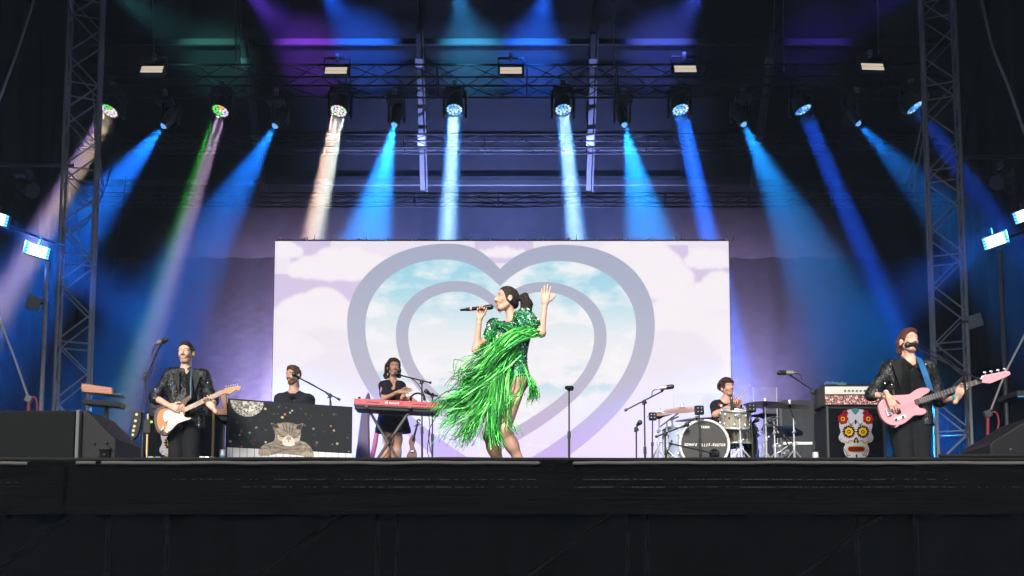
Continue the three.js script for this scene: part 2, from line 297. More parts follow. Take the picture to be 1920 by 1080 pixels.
{
  const half = (a, b, ang, c = a) => (x, y, k) => (k === 0 ? c : x * Math.cos(ang) + y * Math.sin(ang) > 0.1 ? a : b), mix = (l) => (x, y, k) => l[(k * 7 + (k >> 1)) % l.length];
  washLamp(205, 208, 128, 345, (x, y, k) => (k === 0 ? 'y' : y > 0.3 && x > -0.4 ? 'g' : x < -0.1 && y > -0.6 ? 'l' : y < -0.3 && x > 0 ? 'p' : 'w'), [(x) => (x < 0 ? [0.8, 0.4, 0.8] : [1.5, 0.82, 0.42]), 76000, 3.3], 'round wash lamp in green, lilac and cream beside the left tower');
  washLamp(413, 208, 352, 400, (x, y) => (x < -0.15 ? 'g' : y > 0.4 ? 'o' : y < -0.2 ? 'l' : 'p'), [(x, y, k) => (k && x < 0 ? [0.04, 0.75, 0.03] : [1.3, 0.62, 0.85]), 60000, 3.1], 'round wash lamp half green and half pink');
  washLamp(635, 208, 588, 440, mix(['p', 'lg', 'y', 'l', 'p', 'g', 'w', 'lg', 'y']), [(x) => (x < -0.2 ? [1.6, 0.82, 0.45] : x > 0.2 ? [1.3, 1.1, 0.72] : [1.6, 1, 0.78]), 163680, 3.3], 'round wash lamp of mixed pastel cells with a cream beam');
  const blues = mix(['c', 'b', 'c', 'w', 'c', 'b', 'c']), deep = mix(['b', 'c', 'd', 'b', 'c', 'b', 'd']), core = (x, y, k) => (Math.abs(x) < 0.7 ? [0.7, 0.88, 1] : [0.02, 0.4, 1]);
  washLamp(852, 206, 839, 445, blues, [core, 211200, 3.3], 'round pale blue wash lamp, the first past the middle towards the guitarist');
  washLamp(1056, 206, 1079, 445, blues, [core, 211200, 3.3], 'round pale blue wash lamp, the first past the middle towards the drummer');
  washLamp(1276, 206, 1328, 440, blues, [(x) => (Math.abs(x) < 0.3 ? [0.1, 0.4, 1] : [0.01, 0.18, 1]), 168960, 3.1], 'round blue wash lamp above the right end of the video screen');
  washLamp(1506, 206, 1585, 390, deep, [() => [0.008, 0.12, 0.85], 78000, 3], 'round deep blue wash lamp between drum kit and right tower', 0.2);
  washLamp(1715, 202, 1795, 310, deep, [() => [0.008, 0.1, 0.7], 48000, 2.8], 'round deep blue wash lamp beside the right tower', 0.25);
}
// profile spots with a small bright lens and a wide beam
function profileLamp(u, v, u2, v2, I, col, ang, label) {
  const z = -9.4, p = at(u, v, z), e = at(u2, v2, z), dir = e.sub(p).normalize(); dir.z = 0.1; dir.normalize();
  const t = thing('profile_lamp', label, 'stage lamp', p, 'narrow profile lamps hanging under the truss'), back = p.clone().addScaledVector(dir, -0.3), top = p.clone().add(V(0, 0.5, -0.05));
  part(t, 'head', MG([cyl(back, p.clone().addScaledVector(dir, -0.02), 0.11, 0.085, 16), cyl(back.clone().addScaledVector(dir, -0.1), back, 0.08, 0.11, 16)]), M.black);
  part(t, 'base', rbox(0.3, 0.12, 0.24, top, null, 0.03), M.black);
  for (const s of [-1, 1]) part(t, 'yoke_arm', rbox(0.04, 0.42, 0.1, p.clone().add(V(s * 0.14 - dir.x * 0.2, 0.28, -0.05)), null, 0.02), M.black);
  part(t, 'clamp', rbox(0.08, 0.2, 0.08, top.clone().add(V(0, 0.15, 0)), null, 0.02), M.alu);
  part(t, 'lens', ball(p.clone().addScaledVector(dir, -0.02), 0.055, 1, 1, 1, 16), glow(...col.map((c) => c * 0.9 + 0.15)));
  addSpot(t, p.clone(), dir, ang, I, col, 2.2, 0.55);
}
{
  const C = [0.03, 0.4, 1];
  profileLamp(306, 237, 238, 330, 13500, [0.01, 0.24, 1], 13, 'profile lamp throwing a blue cone left towards the outer left tower');
  profileLamp(515, 237, 446, 370, 10500, [0.01, 0.26, 1], 13, 'profile lamp throwing a blue cone down between cat banner and guitarist');
  profileLamp(739, 235, 697, 440, 29000, [0.02, 0.36, 1], 13.5, 'profile lamp throwing a bright blue cone left of the pale blue beams');
  profileLamp(1171, 235, 1210, 440, 22000, [0.012, 0.36, 0.9], 13.5, 'profile lamp throwing a bright blue cone right of the pale blue beams');
  profileLamp(1395, 234, 1466, 400, 11500, [0.012, 0.33, 0.85], 13, 'profile lamp throwing a teal blue cone down behind the drum kit');
  profileLamp(1610, 232, 1692, 330, 5000, [0.008, 0.25, 0.8], 12, 'profile lamp throwing a dim blue cone towards the right tower');
}
{ // strobe panels on the front of the truss, their unlit slats given a glow
  const tube = glow(0.5, 0.45, 0.41, 0.5), hot = glow(0.8, 0.5, 0.12, 0.5);  // slat glow stands in for reflected daylight
  [[285, 130], [630, 132], [958, 132], [1285, 129], [1636, 125]].forEach(([u, v], i) => {
    const z = -9.1, p = at(u, v, z), t = thing('strobe_light', ['strobe panel with pale slats beside the left tower beam', 'strobe panel with pale slats above the cream beam', 'strobe panel with pale slats above the singer', 'strobe panel with pale slats above the right end of the screen', 'strobe panel with pale slats next to the right tower'][i], 'strobe light', p, 'dim strobe lights on the upper truss'), q = Q(-0.45, 0, [0, 0, 0, 0, -0.05][i]);
    const hs = part(t, 'housing', rbox(0.44, 0.26, 0.1, p.clone().add(V(0, 0.03, -0.07)), q, 0.02), M.black);
    const off = (y) => p.clone().add(V(0, y, 0).applyQuaternion(q));
    for (const y of [-0.068, -0.035, 0.035, 0.068]) part(hs, 'glow_slat', rbox(0.39, 0.03, 0.02, off(y), q, 0.006), tube);
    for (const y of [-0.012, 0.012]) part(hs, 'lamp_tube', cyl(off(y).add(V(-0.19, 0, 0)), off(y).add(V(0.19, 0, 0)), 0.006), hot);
    for (const s of [-1, 1]) part(t, 'bracket', rbox(0.02, 0.34, 0.04, p.clone().add(V(s * 0.23, 0.12, -0.09)), null, 0.006), M.black);
    part(t, 'clamp', rbox(0.07, 0.12, 0.1, p.clone().add(V(0, 0.3, -0.1)), null, 0.02), M.alu);
    part(t, 'bracket_bar', rbox(0.46, 0.03, 0.04, p.clone().add(V(0, 0.28, -0.09)), null, 0.006), M.black);
  });
}
{ // lit blue strobe bars at the sides
  const cell = glow(0.45, 0.78, 1, 2.6), edge = glow(0.05, 0.35, 1, 1.5);
  [[70, 470, -6.6, -0.28, -1, 'lit blue-white strobe bar on the pole beside the left tower'], [-8, 408, -6.6, -0.3, -1, 'lit blue-white strobe bar cut by the left frame edge'], [1866, 451, -6.6, 0.34, 1, 'lit blue-white strobe bar beside the right tower'], [1924, 402, -6.6, 0.36, 1, 'lit blue-white strobe bar cut by the right frame edge']].forEach(([u, v, z, roll, s, label], i) => {
    const p = at(u, v, z), t = thing('strobe_bar', label, 'strobe light', p, 'lit strobe bars at the stage sides'), q = Q(0.25, -s * 0.35, roll);
    const o = (x, y, k) => p.clone().add(V(x, y, k).applyQuaternion(q));
    const hs = part(t, 'housing', rbox(0.36, 0.2, 0.1, o(0, 0, -0.06), q, 0.02), M.black);
    for (let r = 0; r < 4; r++) for (let c = 0; c < 9; c++) piece(hs, 'led_cell', UNIT_BOX, (c === 0 || c === 8) ? edge : cell, o(-0.144 + c * 0.036, -0.066 + r * 0.044, 0), q, V(0.0356, 0.031, 0.016));
    part(t, 'bracket', rbox(0.03, 0.3, 0.05, o(0, 0.05, -0.13), q, 0.008), M.black);
    const dir = V(-s * 0.93, -0.62, i % 2 ? -0.05 : -0.2).normalize();
    addSpot(t, o(0, 0, 0.03), dir, 16, s < 0 ? 3000 : 2200, [0.02, 0.2, 1], 5, 1);
  });
  // pole that carries the left bars, and its mate
  for (const s of [-1, 1]) {
    const t = thing('lamp_pole', s < 0 ? 'slim metal pole carrying the left strobe bars' : 'slim dark pole carrying the right strobe bars', 'pole', V(at(s < 0 ? 84 : 1880, 600, -6.75).x, FLOOR, -6.75)), x = t.position.x;
    part(t, 'pole', cyl(V(x, FLOOR, -6.75), V(x, at(84, 470, -6.75).y, -6.75), 0.03, 0.03, 12), s < 0 ? M.aluDull : M.steelDark);
    part(t, 'crossbar', cyl(V(x - s * 0.25, at(84, 462, -6.75).y, -6.75), V(x + s * 0.9, at(84, 425, -6.75).y + 0.12, -6.75), 0.022), M.blackMatte);
    part(t, 'base_plate', rbox(0.5, 0.03, 0.5, V(x, FLOOR + 0.016, -6.75)), M.steelDark);
  }
}
{ // lamps on a truss just above the frame, and added uplights behind the screen, standing in for lit haze
  const up = thing('front_truss', 'dark truss above the picture that carries the upper lamps', 'truss', V(0, 9.9, -6.2));
  truss(up, V(-7, 10.15, -6.2), V(7, 10.15, -6.2), 0.35, 0.35, 0.6, 0.02, M.steelDark, V(0, 0, 1));
  [[-5.9, [0.12, 0.6, 0.5], 1500, 'teal', [-5.9, 9.2]], [-3.9, [0.3, 0.06, 0.9], 4200, 'purple', [-4.0, 9.3]], [-2.8, [0.02, 0.15, 1], 7500, 'blue', [-2.9, 9.4]], [-0.8, [0.06, 0.45, 0.85], 5200, 'pale blue', [-0.8, 9.2]], [0.5, [0.02, 0.16, 1], 9500, 'blue', [0.4, 9.2]], [2.8, [0.1, 0.14, 0.9], 4600, 'indigo', [2.9, 9.4]], [5.9, [0.06, 0.03, 0.5], 1800, 'dim violet', [6.0, 9.6]]].forEach(([x, c, I, w, [tx, ty]], i) => {
    const p = V(x, 9.7, -6.2), t = thing('upper_lamp', `stage lamp above the picture with a ${w} beam, lamp ${['one', 'two', 'three', 'four', 'five', 'six', 'seven'][i]} from the left`, 'stage lamp', p, 'lamps on the front truss'), dir = V(tx - x, ty - 9.7 + 2.4, -5).normalize();
    part(t, 'head', cyl(p.clone().addScaledVector(dir, -0.3), p, 0.1, 0.11, 16, true), M.black); part(t, 'bracket', rbox(0.04, 0.3, 0.04, p.clone().add(V(0, 0.22, 0.1)), null, 0.006), M.black);
    part(t, 'lens', ball(p.clone().addScaledVector(dir, -0.06), 0.09, 1, 1, 1, 14), glow(...c));
    addSpot(t, p.clone().addScaledVector(dir, 0.06), dir, 9.5, I * 0.34, c, 4, 1);
  });
  [[-4.0, -0.05, 115], [-1.7, 0, 42], [1.5, 0, 42], [3.8, 0.05, 92]].forEach(([x, tx, k], i) => {
    const p = V(x, FLOOR + 0.3, -10.6), t = thing('added_uplight', `added unseen wash light on the floor behind the screen, ${['outer one towards the guitarist', 'inner one towards the keyboards', 'inner one towards the drums', 'outer one towards the bass player'][i]}`, 'stage lamp', V(x, FLOOR, -10.6), 'added unseen uplights behind the screen'), dir = (i === 0 || i === 3 ? V(tx * 2, 0.8, -1) : V(tx, 2.9, -1)).normalize();
    part(t, 'head', cyl(p.clone().addScaledVector(dir, -0.24), p, 0.12, 0.13, 16, true), M.black); part(t, 'base', rbox(0.3, 0.1, 0.26, V(x, FLOOR + 0.05, -10.6), null, 0.02), M.black);
    part(t, 'lens', ball(p.clone().addScaledVector(dir, -0.06), 0.1, 1, 1, 1, 14), glow(0.8, 0.5, 0.95));
    addSpot(t, p.clone().addScaledVector(dir, 0.06), dir, i === 0 || i === 3 ? 40 : 23, 95 * k, i === 0 || i === 3 ? [0.66, 0.5, 1] : [0.26, 0.34, 1], 5, 1);
  });
}

// ------------------------------------------------------------------ video screen
function canvasTex(w, h, draw) { const c = document.createElement('canvas'); c.width = w; c.height = h; draw(c.getContext('2d'), w, h); const t = new THREE.CanvasTexture(c); t.colorSpace = THREE.SRGBColorSpace; return t; }
function puffs(x, cx, cy, w, h, col, n = 9) { // flat-bottomed cloud
  x.fillStyle = col; x.beginPath(); for (let k = 0; k < n; k++) { const t = (k + 0.5) / n, r = h * (0.22 + 0.34 * Math.sin(t * Math.PI) * rnd(0.6, 1.15)); x.moveTo(cx + (t - 0.5) * w + r, cy - r * 0.6); x.arc(cx + (t - 0.5) * w, cy - r * 0.6, r, 0, 7); } x.fill(); x.fillRect(cx - w / 2, cy - h * 0.3, w, h * 0.3);
}
{
  const P0 = at(516, 452, -8), P1 = at(1366, 452, -8), PB = at(940, 885, -8), W = P1.x - P0.x, H = P0.y - PB.y, cx = (P0.x + P1.x) / 2;
  const tex = canvasTex(1700, 866, (x) => {
    x.setTransform(2, 0, 0, 2, -1032, -904); seed(77);
    const bg = x.createLinearGradient(0, 452, 0, 885); bg.addColorStop(0, '#f4ecf8'); bg.addColorStop(0.55, '#fcf4f8'); bg.addColorStop(1, '#f6d9ee'); x.fillStyle = bg; x.fillRect(516, 452, 850, 433);
    x.fillStyle = '#dccdeb'; for (const r of [[545, 452, 75, 42], [516, 515, 190, 120], [516, 600, 100, 45], [516, 640, 90, 30], [890, 452, 110, 42], [1195, 460, 95, 70], [1240, 500, 126, 50], [1205, 540, 161, 35]]) x.fillRect(...r);
    const W1 = '#fdf6fa', W2 = '#f7eef6'; x.filter = 'blur(5px)';
    puffs(x, 530, 479, 70, 34, W1, 5); puffs(x, 640, 516, 190, 62, W1, 9); puffs(x, 590, 622, 150, 90, W1, 9); puffs(x, 600, 650, 190, 40, W2, 8); puffs(x, 545, 720, 150, 110, W1, 8); puffs(x, 640, 720, 150, 70, W2, 7); puffs(x, 940, 480, 120, 20, W1, 8);
    puffs(x, 1190, 541, 190, 100, W1, 10); puffs(x, 1330, 498, 90, 40, W1, 5); puffs(x, 1350, 533, 60, 30, W1, 5); puffs(x, 1330, 660, 190, 160, W1, 9); puffs(x, 1260, 700, 150, 90, W2, 8);
    for (let k = 0; k < 260; k++) { const px = rnd(516, 1366), py = rnd(560, 800); x.fillStyle = `rgba(${rnd() < 0.5 ? '255,255,255' : '233,222,240'},0.06)`; x.beginPath(); x.ellipse(px, py, rnd(10, 45), rnd(5, 18), 0, 0, 7); x.fill(); }
    x.filter = 'none';
    const heart = (N, tl, l, b, r, tr) => { const c1 = (N[0] - l[0]) * 0.2, c2 = (tl[0] - l[0]) * 0.6; x.beginPath(); x.moveTo(...N); x.bezierCurveTo(N[0] - c1 * 0.5, N[1] - c1 * 0.5, tl[0] + c1, tl[1], ...tl); x.bezierCurveTo(tl[0] - c2, tl[1], l[0], l[1] - (l[1] - tl[1]) * 0.55, ...l); x.bezierCurveTo(l[0], l[1] + (b[1] - l[1]) * 0.42, b[0] - (b[0] - l[0]) * 0.55, b[1] - (b[1] - l[1]) * 0.28, ...b); x.bezierCurveTo(b[0] + (r[0] - b[0]) * 0.55, b[1] - (b[1] - r[1]) * 0.28, r[0], r[1] + (b[1] - r[1]) * 0.42, ...r); x.bezierCurveTo(r[0], r[1] - (r[1] - tr[1]) * 0.55, tr[0] + c2, tr[1], ...tr); x.bezierCurveTo(tr[0] - c1, tr[1], N[0] + c1 * 0.5, N[1] - c1 * 0.5, ...N); x.closePath(); };
    const band = x.createLinearGradient(0, 455, 0, 870); band.addColorStop(0, '#aab2c8'); band.addColorStop(0.45, '#bdbfcf'); band.addColorStop(0.75, '#cabfd4'); band.addColorStop(1, '#d2a8ca');
    x.fillStyle = band; heart([938, 505], [838, 457], [653, 606], [940, 935], [1226, 609], [1056, 459]); x.fill();
    const skyFill = (alpha) => {
      const g = x.createLinearGradient(0, 480, 0, 870); g.addColorStop(0, '#bfe6f0'); g.addColorStop(0.3, '#e6f1f5'); g.addColorStop(0.5, '#fbf8f9'); g.addColorStop(0.72, '#f9f5f9'); g.addColorStop(1, '#f5dcee'); x.fillStyle = g; x.fill();
      x.save(); x.clip();
      const fbm = (u, v) => noise.noise(u, v, 1) + 0.5 * noise.noise(u * 2.1, v * 2.1, 4) + 0.3 * noise.noise(u * 4.3, v * 4.3, 7) + 0.16 * noise.noise(u * 9, v * 9, 2);
      for (let py = 480; py < 885; py += 2) for (let px = 650; px < 1230; px += 2) {
        const f = fbm(px * 0.011 + alpha, py * 0.021), hi = smooth(640, 500, py), lo = Math.exp(-(((py - 715) / 30) ** 2)) * (Math.abs(px - 938) > 60 ? 0.7 : 0.1);
        const blue = smooth(0.06, -0.3, f) * (0.95 * hi + lo), wh = smooth(0.05, 0.5, f);
        if (blue > 0.02) { x.fillStyle = `rgba(142,210,232,${(0.62 * blue).toFixed(3)})`; x.fillRect(px, py, 2, 2); }
        if (wh > 0.02) { x.fillStyle = `rgba(255,253,253,${(0.8 * wh).toFixed(3)})`; x.fillRect(px, py, 2, 2); }
      }
      x.restore();
    };
    heart([938, 538], [832, 487], [687, 613], [937, 893], [1191, 613], [1046, 490]); skyFill(0);
    x.fillStyle = band; heart([938, 566], [858, 528], [744, 627], [938, 846], [1136, 630], [1018, 530]); x.fill();
    heart([938, 590], [860, 548], [767, 630], [938, 818], [1113, 632], [1016, 549]); skyFill(3);
    x.fillStyle = 'rgba(120,90,140,0.05)'; for (let py = 452; py < 885; py += 3) x.fillRect(516, py, 850, 0.8); for (let px = 516; px < 1366; px += 3) x.fillRect(px, 452, 0.8, 433);
  });
  const t = thing('video_screen', 'large video wall showing nested grey hearts over a cloudy sky', 'video screen', V(cx, P0.y - H, -8));
  const face = new THREE.PlaneGeometry(W, H).translate(cx, P0.y - H / 2, -8);
  part(t, 'display', face, new THREE.MeshStandardMaterial({ color: lin(0.02), roughness: 0.6, emissive: 0xffffff, emissiveMap: tex, emissiveIntensity: 0.425 }));
  part(t, 'cabinet', boxUV(W + 0.02, H + 0.02, 0.12, V(cx, P0.y - H / 2, -8.065)), M.black);
  for (let k = 0; k < 18; k++) { const x = lerp(P0.x + 0.08, P1.x - 0.02, k / 17); part(t, 'rigging_pin', cyl(V(x, P0.y, -8.03), V(x, P0.y + 0.06, -8.03), 0.012, 0.018, 8), M.alu); if (k % 2) part(t, 'shackle', MG([cyl(V(x + 0.12, P0.y + 0.02, -8.05), V(x + 0.12, P0.y + 0.13, -8.05), 0.008, 0.004, 6), cyl(V(x + 0.1, P0.y + 0.02, -8.05), V(x + 0.12, P0.y + 0.08, -8.05), 0.006, 0.006, 6)]), M.aluDull); }
  part(t, 'bumper_bar', boxUV(W, 0.03, 0.06, V(cx, P0.y + 0.03, -8.08)), M.steelDark);
  for (const x of [-2.6, 0, 2.4]) part(t, 'support_leg', rbox(0.12, P0.y - H - FLOOR, 0.1, V(x, (P0.y - H + FLOOR) / 2, -8.1)), M.steelDark);
  const a = new THREE.RectAreaLight(lin(1, 0.9, 0.98), 0.25, W, H); a.name = 'screen_light'; a.position.set(0, H / 2, 0.02); a.rotation.y = Math.PI; t.add(a);
}
// risers, hidden from the front but carrying the players
function riser(x0, x1, z0, z1, h, label) {
  const t = thing('riser', label, 'riser', V((x0 + x1) / 2, FLOOR, (z0 + z1) / 2)), w = x1 - x0, d = z0 - z1;
  part(t, 'deck', boxUV(w, 0.06, d, V((x0 + x1) / 2, FLOOR + h - 0.03, (z0 + z1) / 2)), M.deck); part(t, 'skirt', boxUV(w - 0.06, h - 0.06, d - 0.06, V((x0 + x1) / 2, FLOOR + (h - 0.06) / 2, (z0 + z1) / 2)), M.blackMatte);
}
const KR = FLOOR + 0.34, DR = FLOOR + 0.42;
riser(-3.9, -0.6, -4.05, -6.6, 0.34, 'low black riser under the two keyboard players'); riser(1.3, 3.75, -3.7, -6.4, 0.42, 'low black riser under the drum kit');

// ------------------------------------------------------------------ microphones and stands
const legG = new THREE.CylinderGeometry(0.009, 0.009, 1, 7);
function micBody(t, tip, tail, kind) { // kind 'vocal' or 'studio'
  const d = tail.clone().sub(tip).normalize();
  if (kind === 'studio') { const L = tip.distanceTo(tail), m = tip.clone().lerp(tail, 0.45); part(t, 'microphone', cyl(m, tail, 0.026, 0.026, 16), mat(lin(0.55, 0.52, 0.45), 0.35, 0.7)); part(t, 'grille', MG([cyl(tip, m, 0.027, 0.027, 16), ball(tip, 0.027, 1, 1, 1, 12)]), M.blackMetal); part(t, 'cable_plug', cyl(tail, tail.clone().addScaledVector(d, 0.06), 0.012, 0.01, 8), M.alu); return; }
  part(t, 'microphone', cyl(tip.clone().addScaledVector(d, 0.03), tail, 0.024, 0.015, 14), M.blackMetal); part(t, 'grille', ball(tip.clone().addScaledVector(d, 0.01), 0.03, 1, 1, 1, 14), mat(lin(0.05), 0.45, 0.7));
}
// stand: tripod or round base at (x, y0, z), pole to the joint, boom bar from tail to head
function micStand(label, base, joint, tail, head, mic, opts = {}) {
  const m = opts.mat || M.blackMetal, t = thing('microphone_stand', label, 'mic stand', base, opts.group), r = opts.r || 0.011;
  part(t, 'pole', MG([cyl(base.clone().add(V(0, 0.05, 0)), base.clone().lerp(joint, 0.55), r * 1.25, r * 1.25), cyl(base.clone().lerp(joint, 0.5), joint, r * 0.85, r * 0.85), cyl(base.clone().lerp(joint, 0.5), base.clone().lerp(joint, 0.57), r * 1.8, r * 1.6)]), m);
  if (opts.round) part(t, 'base', new THREE.CylinderGeometry(0.13, 0.14, 0.025, 28).translate(base.x, base.y + 0.013, base.z), m);
  else for (let k = 0; k < 3; k++) { const a = k * 2.094 + (opts.turn || 0.4), f = base.clone().add(V(0.27 * Math.cos(a), 0.012, 0.27 * Math.sin(a))), h = base.clone().add(V(0, 0.16, 0)); piece(t, 'leg', legG, m, f.clone().add(h).multiplyScalar(0.5), along(f, h), V(1, f.distanceTo(h), 1)); }
  if (tail) { part(t, 'boom', cyl(tail, head, 0.009, 0.009, 8), m); part(t, 'boom_clutch', MG([ball(joint, 0.026, 1, 1.2, 1, 10), cyl(joint.clone().add(V(-0.03, -0.03, 0.02)), joint.clone().add(V(0.03, -0.01, 0.02)), 0.008)]), m); part(t, 'counterweight', cyl(tail, tail.clone().lerp(head, 0.07), 0.016, 0.016, 10), m); }
  if (mic) { micBody(t, mic[0], mic[1], mic[2]); part(t, 'clip', MG([cyl(head, mic[1].clone().lerp(mic[0], 0.3), 0.014, 0.018, 8)]), m); }
  if (opts.cable) part(t, 'cable', tube(opts.cable, 0.005, 40, 5), M.rubber);
  return t;
}
{
  let z = -3.45;   // guitarist's stand
  const b = at(268, 862, z); b.y = FLOOR; b.x = at(264, 900, z).x;
  micStand('black boom microphone stand beside the guitarist', b, at(273, 703, z), at(270, 714, z), at(301, 646, z + 0.05), [at(312, 637, z + 0.1), at(297, 643, z + 0.05), 'studio'], { cable: [at(297, 644, z + 0.05), at(285, 660, z), at(287, 690, z), at(273, 720, z), at(270, 800, z), at(275, 880, z)] });
  z = -4.75;       // keyboard man's boom
  const b2 = at(619, 850, z); b2.y = KR;
  micStand('long boom microphone stand reaching to the bearded keyboard player', b2, at(619, 742, z), at(638, 750, z), at(560, 708, z + 0.05), [at(550, 701, z + 0.1), at(558, 707, z + 0.06), 'vocal'], { cable: [at(560, 708, z), at(590, 723, z + 0.03), at(618, 745, z + 0.02), at(622, 780, z)] });
  z = -4.9;        // woman's boom
  const b3 = at(792, 862, z); b3.y = KR;
  micStand('boom microphone stand in front of the dark-haired backing singer', b3, at(791, 716, z), at(809, 718, z), at(752, 704, z + 0.05), [at(742, 700, z + 0.1), at(751, 704, z + 0.06), 'vocal'], { cable: [at(752, 704, z), at(775, 712, z), at(795, 740, z + 0.03), at(806, 800, z), at(802, 850, z), at(815, 872, z)] });
  const b4 = at(811, 862, z + 0.05); b4.y = KR;
  micStand('short microphone stand beside the red keyboard with a tilted microphone', b4, at(811, 741, z + 0.05), at(820, 742, z + 0.05), at(806, 739, z + 0.08), [at(798, 733, z + 0.12), at(808, 740, z + 0.08), 'vocal'], { cable: [at(812, 742, z + 0.08), at(822, 745, z + 0.1), at(820, 775, z), at(804, 810, z), at(813, 872, z)] });
  z = -1.7;        // the singer's plain stand
  const b5 = at(1067, 880, z); b5.y = FLOOR;
  const s5 = micStand('straight black microphone stand with an empty clip beside the singer', b5, at(1067, 733, z), null, null, null, { round: true, r: 0.009 });
  part(s5, 'clip', MG([cyl(at(1067, 733, z), at(1067, 729, z), 0.013, 0.02), cyl(at(1062, 727, z - 0.03), at(1072, 728, z + 0.05), 0.018, 0.024, 12)]), M.black);
  z = -3.9;        // drum overheads
  const b6 = at(1210, 864, z); b6.y = FLOOR;
  micStand('overhead boom stand with a pencil condenser left of the bass drum', b6, at(1208, 754, z), at(1171, 770, z), at(1241, 734, z + 0.04), [at(1260, 725, z + 0.1), at(1238, 728, z + 0.06), 'studio'], { cable: [at(1236, 729, z + 0.06), at(1224, 733, z), at(1222, 742, z)] });
  const b7 = at(1527, 870, -4.0); b7.y = FLOOR;
  micStand('overhead boom stand with a pencil condenser in front of the grey case', b7, at(1524, 735, -4), at(1536, 740, -4), at(1484, 705, -3.95), [at(1461, 699, -3.9), at(1486, 699, -3.95), 'studio'], { cable: [at(1488, 699, -3.95), at(1500, 703, -3.95), at(1504, 714, -3.98)] });
  z = -2.45;       // bassist's stand
  const b8 = at(1820, 880, z); b8.y = FLOOR;
  micStand('boom microphone stand in front of the bass player', b8, at(1808, 700, z), at(1840, 714, z), at(1722, 655, z + 0.1), [at(1700, 647, z + 0.14), at(1720, 646, z + 0.1), 'vocal'], { cable: [at(1722, 646, z + 0.1), at(1745, 658, z + 0.06), at(1775, 674, z + 0.04), at(1806, 702, z + 0.03), at(1812, 780, z + 0.02), at(1824, 880, z)], r: 0.012 });
  z = -3.9;
  const b9 = at(1193, 864, z); b9.y = FLOOR; micStand('short stand with a small clip microphone at the left end of the drum riser', b9, at(1193, 805, z), at(1191, 803, z), at(1198, 796, z), [at(1201, 791, z + 0.03), at(1194, 798, z), 'vocal'], {});
}

